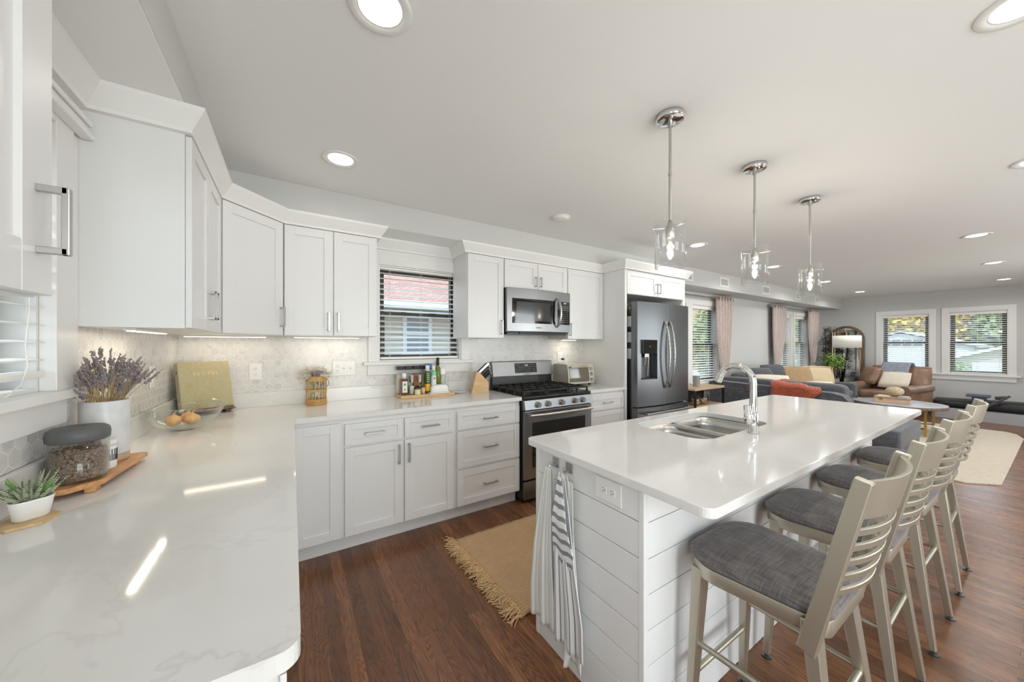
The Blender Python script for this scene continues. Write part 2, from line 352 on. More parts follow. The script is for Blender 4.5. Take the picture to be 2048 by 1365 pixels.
# duct soffit wrapping the kitchen and running down the living room
SX, SY, SZ = .31, -.35, 2.255
mb = MB(); mb.prism([(0, 0), (4.72, 0), (4.72, SY), (SX, SY), (SX, -4.99), (0, -4.99)], SZ, H - .001); struct('trim_soffit_kitchen', mb, M['wall'])
mb = MB(); mb.prism([(.0, 0), (4.72, 0), (4.72, SY + .002), (SX - .002, SY + .002), (SX - .002, -4.99), (0, -4.99)], SZ - .003, SZ - .0002); struct('trim_soffit_underside', mb, M['ceil'])  # added whiter slab: the lit look of the underside is put into its colour
mb = MB(); mb.box(4.72, 0, 2.195, XF - .0, SY, H - .001); struct('trim_soffit_living', mb, M['wall'])
mb = MB(); mb.box(XF - .018, -4.99, 0, XF, 0, .14); struct('baseboard_far', mb, M['trim'], bevel=.004)
mb = MB(); mb.box(4.75, -.018, 0, XF - .02, 0, .14); struct('baseboard_back', mb, M['trim'], bevel=.004)
mb = MB(); mb.box(0.02, YR, 0, XF - .02, YR + .018, .14); struct('baseboard_right', mb, M['trim'], bevel=.004)

# ---- windows: frame with dark sashes and two panes, casing, sill; local frame a (along wall), d (depth, + = room side), z
def window(n, ax, pos, sgn, a0, a1, z0, z1, cas=.085, sash=M['dark'], casing=(1, 1, 1, 1), thick=.02, sill=True, split=True, fr=.055, locks=False):
    """ax 'y': wall lies in plane y=pos (a = x); ax 'x': plane x=pos (a = y). sgn: room is at sgn side"""
    def B(mb, a, b, c0, c1, d0, d1):
        if ax == 'y': mb.box(a, pos + sgn * c0, d0, b, pos + sgn * c1, d1)
        else: mb.box(pos + sgn * c0, a, d0, pos + sgn * c1, b, d1)
    e = bpy.data.objects.new('window_%d' % n, None); COL.objects.link(e); e['kind'] = 'structure'
    e.location = ((a0 + a1) / 2, pos, z0) if ax == 'y' else (pos, (a0 + a1) / 2, z0)
    mb = MB(); L, Rr, Tp, Bt = casing
    if L: B(mb, a0 - cas, a0, 0, thick, z0, z1 + cas)
    if Rr: B(mb, a1, a1 + cas, 0, thick, z0, z1 + cas)
    if Tp: B(mb, a0, a1, 0, thick, z1, z1 + cas)
    obj('window_casing', mb, M['trim'], e, bevel=.002)
    mb = MB(); zm = (z0 + z1) / 2
    for (a, b) in ((a0, a0 + .012), (a1 - .012, a1)): B(mb, a, b, -.13, 0, z0, z1)
    B(mb, a0 + .012, a1 - .012, -.13, 0, z1 - .012, z1); B(mb, a0 + .012, a1 - .012, -.13, 0, z0, z0 + .012)
    obj('window_jamb', mb, M['trim'], e)
    i0, i1, j0, j1 = a0 + .012, a1 - .012, z0 + .012, z1 - .012
    for k, (q0, q1, dd) in enumerate(((zm - .02, j1, -.105), (j0, zm + .02, -.075))):
        mb = MB(); B(mb, i0, i0 + fr, dd - .03, dd, q0, q1); B(mb, i1 - fr, i1, dd - .03, dd, q0, q1)
        B(mb, i0 + fr, i1 - fr, dd - .03, dd, q1 - .042, q1); B(mb, i0 + fr, i1 - fr, dd - .03, dd, q0, q0 + .042)
        s = obj('window_sash', mb, sash, e, bevel=.002)
        mb = MB(); B(mb, i0 + fr - .004, i1 - fr + .004, dd - .018, dd - .014, q0 + .038, q1 - .038); obj('window_pane', mb, M['glass'], s)
        if k and locks:
            for f in (.3, .68):
                c = a0 + (a1 - a0) * f; mb = MB(); B(mb, c - .02, c + .02, dd, dd + .02, q1, q1 + .018); B(mb, c - .03, c + .012, dd, dd + .012, q1 + .008, q1 + .016)
                obj('sash_lock', mb, sash, s, bevel=.002)
    if sill:
        mb = MB(); s0, s1 = a0 - cas * L - .04 * L, a1 + cas * Rr + .04 * Rr
        B(mb, s0, s1, -.0, .055, z0 - .028, z0); obj('window_sill', mb, M['trim'], e, bevel=.004)
        mb = MB(); B(mb, s0 + .035 * L, s1 - .035 * Rr, 0, .02, z0 - .028 - .085, z0 - .028); obj('window_apron', mb, M['trim'], e, bevel=.003)
    return e
window(1, 'y', 0, -1, *WK, cas=.085, thick=.022, locks=True)
window(2, 'x', 0, 1, *WS, cas=.10, thick=.036)
for i, w_ in enumerate(WL): window(3 + i, 'y', 0, -1, *w_, cas=.085, locks=True)
for i, w_ in enumerate(WF): window(7 + i, 'x', XF, -1, *w_, cas=.09, sill=False)
e = MB(); e.box(0, -1.3395, 1.215, .028, -1.2925, 2.14); struct('trim_casing_filler', e, M['trim'])
e = MB(); e.box(XF - .055, -2.75, .770, XF, -.89, .80); struct('trim_far_sill', e, M['trim'], bevel=.004)
e = MB(); e.box(XF - .022, -2.70, .68, XF, -.93, .770); struct('trim_far_apron', e, M['trim'], bevel=.003)
window(12, 'x', 0, 1, *WP, sash=M['trim'])
for i, (a, b, c, d) in enumerate(WR): window(9 + i, 'y', YR, 1, a, b, c, d, sash=M['trim'])

# ---- blinds
def blind(label, ax, pos, sgn, a0, a1, z0, z1, pitch=.045, depth=.048, tilt=8, val=.06, wand=True, cords=3, group='white slatted blinds', inset=-.03, cordz=0):
    loc = ((a0 + a1) / 2, pos, z0) if ax == 'y' else (pos, (a0 + a1) / 2, z0)
    t = thing('window_blind', label, 'blind', loc, 0, group)
    def P(a, d, z): return (a, pos + sgn * (inset + d), z) if ax == 'y' else (pos + sgn * (inset + d), a, z)
    def B(mb, a, b, c0, c1, q0, q1): p, q = P(a, c0, q0), P(b, c1, q1); mb.box(*p, *q)
    mb = MB(); B(mb, a0, a1, -.028, .03, z1 - val, z1 - .002); obj('valance', mb, M['slat'], t, bevel=.003)
    mb = MB(); z = z1 - val - .03; dz = depth / 2 * math.sin(R(tilt)); dd = depth / 2 * math.cos(R(tilt)); th = .0014
    while z > z0 + .03:
        vs = [P(a0 + .004, -dd, z + dz - th), P(a1 - .004, -dd, z + dz - th), P(a1 - .004, dd, z - dz - th), P(a0 + .004, dd, z - dz - th),
              P(a0 + .004, -dd, z + dz + th), P(a1 - .004, -dd, z + dz + th), P(a1 - .004, dd, z - dz + th), P(a0 + .004, dd, z - dz + th)]
        mb._add(vs, [(0, 3, 2, 1), (4, 5, 6, 7), (0, 1, 5, 4), (1, 2, 6, 5), (2, 3, 7, 6), (3, 0, 4, 7)]); z -= pitch
    obj('slats', mb, M['slat'], t)
    mb = MB(); B(mb, a0 + .004, a1 - .004, -.024, .024, z0 + .004, z0 + .024); obj('bottom_rail', mb, M['slat'], t, bevel=.003)
    for k in range(cords):
        a = a0 + (a1 - a0) * (.12 + .76 * k / max(1, cords - 1)); mb = MB()
        for d in (-.025, .025): mb.tube([P(a, d, z0 + .02), P(a, d, z1 - val)], .0011, 4)
        obj('ladder_cord', mb, M['slat'], t)
    if wand:
        mb = MB(); a = a1 - .05; mb.tube([P(a, .034, z1 - val), P(a, .034, z1 - .55)], .0035, 6); obj('tilt_wand', mb, M['slat'], t)
    return t, P
blind('white slatted blind in the kitchen window above the spice tray', 'y', 0, -1, WK[0] + .014, WK[1] - .014, WK[2] + .013, WK[3] - .012, pitch=.046, val=.02, inset=-.035, depth=.046, tilt=20)
tb, P_ = blind('white slatted blind in the side window beside the lavender vase', 'x', 0, 1, WS[0] + .014, WS[1] - .014, WS[2] + .04, WS[3] - .012, pitch=.052, wand=False, tilt=8, inset=-.004)
mb = MB(); ay = WS[1] - .13
mb.tube([P_(ay, .036, 1.9), P_(ay, .036, 1.62), P_(ay, .04, 1.45), P_(ay - .03, .045, 1.36), P_(ay - .02, .045, 1.30), P_(ay - .05, .045, 1.25), P_(ay - .12, .05, 1.225)], .0016, 6)
obj('pull_cord', mb, M['slat'], tb)
for i, w_ in enumerate(WL):
    lb = ['white blind in the window half hidden behind the fridge', 'white blind in the window right of the fridge, beside the first blush curtain',
          'white blind left of the mullion, beside the middle blush curtain', 'white blind right of the mullion, beside the last blush curtain'][i]
    blind(lb, 'y', 0, -1, w_[0] + .014, w_[1] - .014, w_[2] + .013, w_[3] - .012, pitch=.04, val=.05, tilt=15, inset=-.035)
for i, w_ in enumerate(WF):
    blind(['white blind in the rightmost window of the far wall', 'white blind in the far wall window beside the arched mirror'][i], 'x', XF, -1, w_[0] + .014, w_[1] - .014, w_[2] + .013, w_[3] - .012, pitch=.04, val=.05, tilt=15, inset=-.035, wand=False)

# ---- white band (header boards) between window head and soffit, crown moulding
mb = MB(); mb.box(1.192, 0, WK[3] + .086, 1.934, -.016, SZ - .004); struct('trim_header_back', mb, M['trim'])
mb = MB(); mb.box(0, -2.21, WS[3] + .101, .03, -1.295, SZ - .004); struct('trim_header_left', mb, M['trim'])
mb = MB()
for k, (z_, d_) in enumerate(((2.105, .045), (2.085, .038), (2.06, .05))): mb.box(.036, -2.21, z_, d_ + .02, -1.30, z_ + .018)
struct('trim_head_bead_left', mb, M['trim'], bevel=.004)
def sweep(mb, path, prof, closed=False):
    """profile (out, z) along a plan path; outward = right-hand side of the walking direction, mitred"""
    n = len(path); rows = []
    for i, p in enumerate(path):
        p = Vector((*p, 0)); nr = []
        if i > 0: d = (p - Vector((*path[i - 1], 0))).normalized(); nr.append(Vector((d.y, -d.x, 0)))
        if i < n - 1: d = (Vector((*path[i + 1], 0)) - p).normalized(); nr.append(Vector((d.y, -d.x, 0)))
        m = sum(nr, Vector()) / len(nr); m = m / max(.3, m.length_squared)
        rows.append([p + m * o + Vector((0, 0, z)) for o, z in prof])
    k = len(prof); vs = [q for r in rows for q in r]
    mb._add(vs, [(i * k + j, i * k + (j + 1) % k, (i + 1) * k + (j + 1) % k, (i + 1) * k + j) for i in range(n - 1) for j in range(k)])
    mb._add(rows[0], [tuple(range(k))]); mb._add(rows[-1], [tuple(reversed(range(k)))])
FX, FY = .318, -.333            # door fronts
EL = -1.29                      # free end of the left wall cabinet
CP = [(.298, -3.6), (.298, -2.21), (.031, -2.21), (.031, EL), (.298, EL), (.298, -.62), (.596, -.312), (1.19, -.312), (1.19, -.017), (1.936, -.017), (1.936, -.312), (3.62, -.312), (3.62, -.63), (4.725, -.63), (4.725, 0)]
prof = [(0, 2.165), (.024, 2.165), (.028, 2.178), (.066, 2.238), (.070, 2.2515), (0, 2.2515)]
mb = MB(); sweep(mb, CP, prof); struct('trim_crown', mb, M['trim'])

# ---- hexagon tile backsplash
zt, zu = 1.016, 1.425
mb = MB(); mb.box(0, 0, zt, 1.178, -.008, zu); mb.box(1.178, 0, zt, 2.13, -.008, 1.10); mb.box(2.13, 0, zt, 3.62, -.008, zu + .05); mb.box(2.104, 0, 1.10, 2.13, -.008, zu); struct('wall_tile_back', mb, M['hexx'])
mb = MB(); mb.box(0, -1.29, zt, .008, -.008, zu); mb.box(0, -2.9, zt, .008, -1.29, 1.10); struct('wall_tile_left', mb, M['hexy'])
# ================================================================== CABINETS
def frame3(o, u, n):
    """matrix: local x = u (width), local y = outward normal, z up, origin o"""
    u = Vector((*u, 0)).normalized(); n = Vector((*n, 0)).normalized()
    return Matrix(((u.x, n.x, 0, o[0]), (u.y, n.y, 0, o[1]), (0, 0, 1, o[2]), (0, 0, 0, 1)))
def pull(parent, F, x, z, vert=True, L=.13):
    mb = MB(); mb.M = F; h = L / 2; w = .0105
    if vert:
        for zz in (z - h + w / 2, z + h - w / 2): mb.box(x - w / 2, .019, zz - w / 2, x + w / 2, .052, zz + w / 2)
        mb.box(x - w / 2, .045, z - h, x + w / 2, .054, z + h)
    else:
        for xx in (x - h + .012, x + h - .012): mb.box(xx - w / 2, .019, z - w / 2, xx + w / 2, .048, z + w / 2)
        mb.box(x - h, .042, z - w / 2, x + h, .051, z + w / 2)
    return obj('handle', mb, M['nickel'], parent, bevel=.0012)
def shaker(parent, F, x0, x1, z0, z1, name='door', fw=.057, hx=None, hz=None, vert=True, L=.13, gap=.0024, mt=None):
    mb = MB(); mb.M = F; x0 += gap; x1 -= gap; z0 += gap; z1 -= gap
    fw = min(fw, (z1 - z0) * .28)
    mb.box(x0 + fw - .001, .002, z0 + fw - .001, x1 - fw + .001, .012, z1 - fw + .001)
    for a, b, c, d in ((x0, x0 + fw, z0, z1), (x1 - fw, x1, z0, z1), (x0 + fw, x1 - fw, z0, z0 + fw), (x0 + fw, x1 - fw, z1 - fw, z1)): mb.box(a, .001, c, b, .020, d)
    o = obj(name, mb, mt or M['cab'], parent, bevel=.0012, seg=1)
    if hx is not None: pull(o, F, hx, hz, vert, L)
    return o
UB, UT = 1.42, 2.163
def cabinet(label, loc, group):
    return thing('kitchen_cabinet', label, 'cabinet', loc, 0, group)
GU = 'white shaker wall cabinets'; GB = 'white shaker base cabinets'
# left wall unit, two doors facing +x
c = cabinet('white wall cabinet on the left wall beside the side window, tall flat side facing out', (.15, -.95, UB), GU)
obj('body', MB().box(.0095, EL, UB, .298, -.62, UT + .085), M['cab'], c, bevel=.001)
F = frame3((.298, -.62, 0), (0, -1), (1, 0)); ym = .335
shaker(c, F, 0, ym, UB, UT, hx=ym - .03, hz=UB + .12); shaker(c, F, ym, .67, UB, UT, hx=ym + .03, hz=UB + .12)
# corner diagonal unit
c = cabinet('white diagonal corner wall cabinet above the recipe binder', (.2, -.2, UB), GU)
obj('body', MB().prism([(.0095, -.0095), (.596, -.0095), (.596, -.312), (.298, -.62), (.0095, -.62)], UB, UT + .085), M['cab'], c, bevel=.001)
dx, dy = .298, .308; dl = math.hypot(dx, dy); F = frame3((.298, -.62, 0), (dx, dy), (dy, -dx)); shaker(c, F, .014, dl - .018, UB, UT, hx=dl - .042, hz=UB + .12)
def upper(label, x0, x1, z0=UB, z1=UT, doors=2, h='m', yb=-.312, L=.13, top=.085, sideh=None):
    c = cabinet(label, ((x0 + x1) / 2, yb / 2, z0), GU)
    obj('body', MB().box(x0, -.0095, z0, x1, yb, z1 + top), M['cab'], c, bevel=.001)
    F = frame3((x0, yb, 0), (1, 0), (0, -1)); w = x1 - x0; hz = z0 + .035 + L / 2
    if doors == 2:
        shaker(c, F, .002, w / 2, z0, z1, hx=w / 2 - .03, hz=hz, L=L); shaker(c, F, w / 2, w - .002, z0, z1, hx=w / 2 + .03, hz=hz, L=L)
    else: shaker(c, F, .002, w - .002, z0, z1, hx=(w - .03) if h == 'r' else .03, hz=hz, L=L)
    return c
upper('white two-door wall cabinet above the wicker basket, left of the kitchen window', .598, 1.19)
upper('narrow white wall cabinet between kitchen window and microwave', 1.936, 2.308, doors=1, h='r')
upper('short white two-door cabinet above the microwave', 2.31, 3.086, z0=1.893, L=.095)
upper('white single-door wall cabinet above the toaster oven', 3.088, 3.618, doors=1, h='l')
# near unit on the left wall, only its last door is in view
c = cabinet('white wall cabinet at the left picture edge, nearest the camera', (.15, -2.7, UB), GU)
obj('body', MB().box(.001, -3.6, UB + .012, .298, -2.21, UT + .085), M['cab'], c, bevel=.001)
F = frame3((.298, -2.21, 0), (0, -1), (1, 0)); shaker(c, F, .003, .42, UB + .012, UT, hx=.045, hz=1.548, L=.105, fw=.075); shaker(c, F, .42, .86, UB + .012, UT)
# fridge surround
mb = MB(); mb.box(3.62, 0, .0, 3.655, -.63, UT + .085); c = thing('fridge_side_panel', 'tall white panel between the toaster oven counter and the fridge', 'panel', (3.637, -.3, 0)); obj('panel', mb, M['cab'], c, bevel=.001)
mb = MB(); mb.box(4.69, 0, 0, 4.725, -.63, UT + .085); c = thing('fridge_side_panel', 'narrow white panel on the living room side of the fridge', 'panel', (4.707, -.3, 0)); obj('panel', mb, M['cab'], c, bevel=.001)
c = upper('short white two-door cabinet above the fridge', 3.657, 4.688, z0=1.905, yb=-.61, L=.11)

# base cabinets of the back run
def base(label, x0, x1, layout):
    c = cabinet(label, ((x0 + x1) / 2, -.3, 0), GB)
    obj('body', MB().box(x0, -.01, .105, x1, -.61, .883), M['cab'], c, bevel=.001)
    obj('toe_kick', MB().box(x0, -.01, 0, x1, -.545, .105), M['cab'], c)
    F = frame3((x0, -.61, 0), (1, 0), (0, -1)); w = x1 - x0; layout(c, F, w); return c
def L1(c, F, w): shaker(c, F, .004, w - .012, .115, .855)
def L2(c, F, w):
    for a, b in ((.012, w / 2 - .004), (w / 2 + .004, w - .012)): shaker(c, F, a, b, .70, .845, 'drawer', hx=(a + b) / 2, hz=.772, vert=False, fw=.045)
    shaker(c, F, .012, w / 2 - .004, .115, .69, hx=w / 2 - .034, hz=.60); shaker(c, F, w / 2 + .004, w - .012, .115, .69, hx=w / 2 + .034, hz=.60)
def L3(c, F, w):
    for z0, z1 in ((.70, .845), (.405, .69), (.115, .39)): shaker(c, F, .012, w - .008, z0, z1, 'drawer', hx=w / 2, hz=(z0 + z1) / 2, vert=False, fw=.05)
base('white corner base cabinet with one plain door beside the left counter', .64, .918, L1)
base('white base cabinet with two drawers over two doors, under the wicker basket', .918, 1.698, L2)
base('white three-drawer base cabinet left of the range', 1.698, 2.292, L3)
base('white drawer base cabinet right of the range', 3.098, 3.618, L3)
# left run
c = cabinet('white base cabinets under the long left counter nearest the camera', (.3, -1.5, 0), GB)
obj('body', MB().box(.01, -2.44, .105, .60, -.64, .883), M['cab'], c, bevel=.001); obj('toe_kick', MB().box(.01, -2.44, 0, .545, -.64, .105), M['cab'], c)
F = frame3((.60, -.70, 0), (0, -1), (1, 0))
for k in range(3): shaker(c, F, k * .575, k * .575 + .57, .115, .69, hx=k * .575 + .5, hz=.6); shaker(c, F, k * .575, k * .575 + .57, .70, .845, 'drawer', hx=k * .575 + .285, hz=.772, vert=False)

# ---- worktops
def arc(cx, cy, r, a0, a1, n=6): return [(cx + r * math.cos(R(a0 + (a1 - a0) * i / n)), cy + r * math.sin(R(a0 + (a1 - a0) * i / n))) for i in range(n + 1)]
LX = .656
poly = [(0.009, -.009), (0.009, -2.49)] + arc(LX - .03, -2.46, .03, -90, 0) + arc(LX + .03, -.68, .03, 180, 90) + [(2.294, -.65), (2.294, -.009)]
ct = obj('countertop', MB().prism(poly, .884, .914), M['quartz'], bevel=.003); tag(ct, 'white veined quartz countertop in an L from the left foreground to the range', 'countertop')
mb = MB(); mb.box(.03, -.009, .9142, 2.294, -.029, 1.016); mb.box(.009, -2.49, .9142, .029, -.009, 1.016); obj('backsplash_strip', mb, M['quartz'], ct, bevel=.002)
ct = obj('countertop', MB().box(3.096, -.009, .884, 3.62, -.65, .914), M['quartz'], bevel=.003); tag(ct, 'short white quartz countertop under the toaster oven', 'countertop')
mb = MB(); mb.box(3.096, -.009, .9142, 3.598, -.029, 1.016); mb.box(3.598, -.009, .9142, 3.618, -.64, 1.016); obj('backsplash_strip', mb, M['quartz'], ct, bevel=.002)

# ================================================================== ISLAND
I0, I1, J0, J1 = 1.587, 4.273, -1.723, -2.594
def rrect(x0, y0, x1, y1, r, n=6): return arc(x1 - r, y1 - r, r, 0, 90, n) + arc(x0 + r, y1 - r, r, 90, 180, n) + arc(x0 + r, y0 + r, r, 180, 270, n) + arc(x1 - r, y0 + r, r, 270, 360, n)
def plate_with_hole(outer, inner, z0, z1):
    bm = bmesh.new(); es = []
    for lp in (outer, inner):
        vs = [bm.verts.new((x, y, z1)) for x, y in lp]
        es += [bm.edges.new((vs[i], vs[(i + 1) % len(vs)])) for i in range(len(vs))]
    bmesh.ops.triangle_fill(bm, use_beauty=True, use_dissolve=True, edges=es)
    r = bmesh.ops.extrude_face_region(bm, geom=bm.faces[:]); bmesh.ops.translate(bm, vec=(0, 0, z0 - z1), verts=[v for v in r['geom'] if isinstance(v, bmesh.types.BMVert)])
    bmesh.ops.recalc_face_normals(bm, faces=bm.faces[:]); return bm
SK = (2.25, -2.215, 2.955, -1.81)
bm = plate_with_hole(rrect(I0, J1, I1, J0, .035), rrect(*SK, .09, 8), .884, .914)
me = bpy.data.meshes.new('island_worktop'); bm.to_mesh(me); bm.free(); me.materials.append(M['quartz']); it = bpy.data.objects.new('island_worktop', me); COL.objects.link(it)
md = it.modifiers.new('bevel', 'BEVEL'); md.width = .003; md.segments = 2; md.limit_method = 'ANGLE'; md.angle_limit = R(50)
tag(it, 'white veined quartz worktop of the island with the sink cut into it', 'countertop')
isl = thing('kitchen_island', 'white shiplap island base standing under the quartz worktop', 'island', (2.9, -2.05, 0))
bx0, bx1, by0, by1 = 1.625, 4.235, -1.76, -2.355
mb = MB(); mb.box(bx0 + .012, by1 + .012, 0, SK[0] - .05, by0 - .012, .8835); mb.box(SK[2] + .05, by1 + .012, 0, bx1 - .012, by0 - .012, .8835); mb.box(SK[0] - .05, by1 + .012, 0, SK[2] + .05, by1 + .06, .8835); mb.box(SK[0] - .05, by0 - .06, 0, SK[2] + .05, by0 - .012, .8835)
mb.box(SK[0] - .05, by1 + .06, 0, SK[2] + .05, by0 - .06, .5); obj('body', mb, M['ship'], isl)
grooves = [.162, .281, .400, .520, .640, .762]
zs = [0.0] + grooves + [.8835]
mb = MB()
for a, b in zip(zs[:-1], zs[1:]): mb.box(bx0, by1 + .0215, a + .0016, bx0 + .013, by0 - .0215, b - .0016)
obj('shiplap_end', mb, M['ship'], isl, bevel=.002)
mb = MB()
for a, b in zip(zs[:-1], zs[1:]): mb.box(bx0 + .0215, by1, a + .0016, bx1 - .0215, by1 + .013, b - .0016)
obj('shiplap_side', mb, M['ship'], isl, bevel=.002)
for (a, b) in ((bx0 - .003, by1 - .003), (bx0 - .003, by0 - .021), (bx1 - .021, by1 - .003)):
    obj('corner_post', MB().box(a, b, 0, a + .024, b + .024, .8836), M['ship'], isl, bevel=.004)
obj('apron', MB().box(bx0 + .05, by1 - .012, .868, bx1 - .05, by1 - .001, .8836), M['ship'], isl)
# outlet on the island end
def outlet(label, loc, rz, gangs=1, kinds=('o',), horiz=False, parent=None):
    w, h = (.075 + .046 * (gangs - 1), .118)
    if horiz: w, h = .125, .082
    t = thing('wall_outlet' if kinds[0] == 'o' else 'light_switch', label, 'outlet' if kinds[0] == 'o' else 'switch', loc, rz, 'white outlets and switches'); t_ = MB(); t_.box(-w / 2, -.001, -h / 2, w / 2, -.007, h / 2); obj('cover_plate', t_, M['plastic'], t, bevel=.003, w=False)
    for k, kd in enumerate(kinds):
        cx = (k - (gangs - 1) / 2) * .046
        if kd == 'o':
            mb = MB()
            for s in (-1, 1):
                c = (s * .020, 0) if horiz else (cx, s * .020)
                mb.box(c[0] - .015, -.006, c[1] - .014, c[0] + .015, -.009, c[1] + .014)
            f = obj('receptacle', mb, M['plastic'], t, bevel=.002, w=False); mb = MB()
            for s in (-1, 1):
                c = (s * .020, 0) if horiz else (cx, s * .020)
                for q in (-.0055, .0055):
                    if horiz: mb.box(c[0] - .004, -.009, c[1] + q - .001, c[0] + .003, -.0094, c[1] + q + .001)
                    else: mb.box(c[0] + q - .001, -.009, c[1] - .001, c[0] + q + .001, -.0094, c[1] + .007)
                mb.cyl((c[0] + (.008 if horiz else 0), -.0094, c[1] - (0 if horiz else .007)), .0022, .0005, 8, 'y')
            obj('slots', mb, M['black'], f, w=False)
        elif kd == 's':
            mb = MB(); mb.bar((cx, -.006, -.003), (cx, -.02, .006), .009, .011); obj('toggle', mb, M['plastic'], t, bevel=.001, w=False)
        else:
            mb = MB(); mb.box(cx - .017, -.006, -.034, cx + .017, -.0095, .034); obj('rocker', mb, M['plastic'], t, bevel=.001, w=False)
    return t
outlet('white horizontal outlet on the island end beside the towels', (bx0 - .0, -2.205, .822), R(-90), horiz=True)
outlet('white outlet on the tile between recipe binder and wicker basket', (.425, -.008, 1.166), 0)
outlet('wide white plate with an outlet and two toggles, right of the flower basket', (.998, -.008, 1.170), 0, 3, ('o', 's', 's'))
outlet('white outlet on the tile above the toaster oven', (3.25, -.008, 1.215), 0)
outlet('white rocker switch on the left wall behind the lavender', (.008, -.48, 1.185), R(90), 1, ('r',))

# ---- sink and faucet
sk = thing('kitchen_sink', 'double bowl stainless steel sink set into the island', 'sink', (2.6, -2.01, .7))
def bowl(x0, y0, x1, y1, zt, zb, r, name='bowl'):
    mb = MB(); rings = []
    for (ins, z, rr) in ((-.022, zt, r + .02), (0, zt, r), (.004, zt - .05, r), (.010, zb + .03, r), (.035, zb + .004, r * .7), (.10, zb, .03)):
        rings.append([(a, b, z) for a, b in rrect(x0 + ins, y0 + ins, x1 - ins, y1 - ins, max(.01, rr), 6)])
    n = len(rings[0]); vs = [p for q in rings for p in q]
    mb._add(vs, [(i * n + k, (i + 1) * n + k, (i + 1) * n + (k + 1) % n, i * n + (k + 1) % n) for i in range(len(rings) - 1) for k in range(n)], True)
    mb._add(rings[-1], [tuple(range(n))]); o = obj(name, mb, M['sink'], sk, solid=.0012)
    cx, cy = (x0 + x1) / 2, (y0 + y1) / 2
    d = MB(); d.lathe([(.045, zb + .003), (.038, zb + .004), (.03, zb + .001), (0, zb + .001)], 20, (cx, cy, 0)); obj('drain', d, M['chrome'], o)
bowl(2.258, -2.205, 2.565, -1.822, .882, .70, .075); bowl(2.600, -2.205, 2.945, -1.822, .882, .68, .075)
obj('divider', MB().box(2.561, -2.20, .85, 2.604, -1.83, .878), M['sink'], sk, bevel=.006)
fc = thing('kitchen_faucet', 'chrome gooseneck faucet with side lever behind the island sink', 'faucet', (2.613, -2.262, .914))
mb = MB(); fx, fy = 2.613, -2.262; mb.lathe([(0, .9145), (.027, .9145), (.027, .918), (.0225, .920), (.0225, 1.012), (.020, 1.016), (.017, 1.02)], 24, (fx, fy, 0)); obj('base', mb, M['chrome'], fc)
pts = [(fx, fy, 1.015), (fx, fy, 1.14)]
for k in range(0, 13): a = math.pi * k / 12 * .93; pts.append((fx, fy + .082 - .082 * math.cos(a), 1.165 + .082 * math.sin(a)))
mb = MB(); mb.tube(pts, .0165, 16, False); obj('spout', mb, M['chrome'], fc)
mb = MB(); q = Vector(pts[-1]); d = (q - Vector(pts[-2])).normalized(); mb.tube([q - d * .008, q, q + d * .028], [.0180, .0185, .0175], 16); obj('spray_head', mb, M['chrome'], fc)
mb = MB(); mb.tube([(fx - .01, fy, .968), (fx - .043, fy, .972)], .018, 16); mb.ell((fx - .052, fy + .0, .995), .019, .020, .035, 14, 8); mb.tube([(fx - .05, fy, .99), (fx - .056, fy + .004, 1.055)], [.0185, .0155], 14); obj('lever', mb, M['chrome'], fc)
# ================================================================== APPLIANCES
# ---- range
rg = thing('gas_range', 'stainless steel gas range with black cooktop between the base cabinets', 'stove', (2.695, -.35, 0))
x0, x1 = 2.300, 3.090
obj('body', MB().box(x0, -.035, .03, x1, -.645, .885), M['black'], rg, bevel=.003)
mb = MB(); mb.box(x0 - .001, -.04, .8855, x1 + .001, -.665, .912); obj('cooktop', mb, M['black'], rg, bevel=.008)
mb = MB(); mb.prism([(-.646, .80), (-.692, .803), (-.676, .884), (-.646, .884)], x0, x1, 'x'); pn = obj('control_panel', mb, M['steel'], rg, bevel=.002)
for kx in (2.435, 2.545, 2.70, 2.86, 2.96):
    mb = MB(); y = -.683; mb.cyl((kx, y, .842), .027, -.008, 24, 'y'); mb.cyl((kx, y - .008, .842), .022, -.024, 24, 'y', .020); mb.box(kx - .004, y - .03, .822, kx + .004, y - .036, .862)
    k = obj('knob', mb, M['nickel'], rg, bevel=.001)
dr = MB(); dr.box(x0 + .002, -.646, .205, x1 - .002, -.672, .790)
dr = obj('oven_door', dr, M['steel'], rg, bevel=.004)
obj('door_window', MB().box(x0 + .085, -.670, .30, x1 - .085, -.6745, .690), M['blackglass'], dr, bevel=.002)
mb = MB(); hp = []
for k in range(13): u = k / 12; hp.append((x0 + .035 + (x1 - x0 - .07) * u, -.715 - .022 * math.sin(math.pi * u), .760))
mb.tube(hp, .0135, 12); mb.bar((x0 + .05, -.67, .76), (x0 + .05, -.715, .76), .022, .022); mb.bar((x1 - .05, -.67, .76), (x1 - .05, -.715, .76), .022, .022); obj('handle', mb, M['nickel'], dr)
dw = obj('drawer', MB().box(x0 + .002, -.646, .035, x1 - .002, -.668, .190), M['steel'], rg, bevel=.004)
obj('kick_plate', MB().box(x0 + .02, -.62, 0, x1 - .02, -.60, .03), M['black'], rg)
mb = MB(); mb.prism([(-.012, .913), (-.075, .913), (-.078, 1.03), (-.060, 1.03), (-.012, 1.19)], x0 + .045, x1 - .0, 'x')
obj('back_riser', MB().prism([(-.034, .9125), (-.075, .9125), (-.070, 1.035), (-.034, 1.035)], x0 + .03, x1 - .01, 'x'), M['black'], rg, bevel=.002)
bg = obj('backguard', MB().prism([(-.034, 1.036), (-.092, 1.036), (-.062, 1.185), (-.034, 1.19)], x0 + .03, x1 - .004, 'x'), M['steel'], rg, bevel=.004)
sl = math.atan2(.030, .149)
def onbg(a, z, d=0): return (a, -.092 + (z - 1.036) * .030 / .149 - d, z)
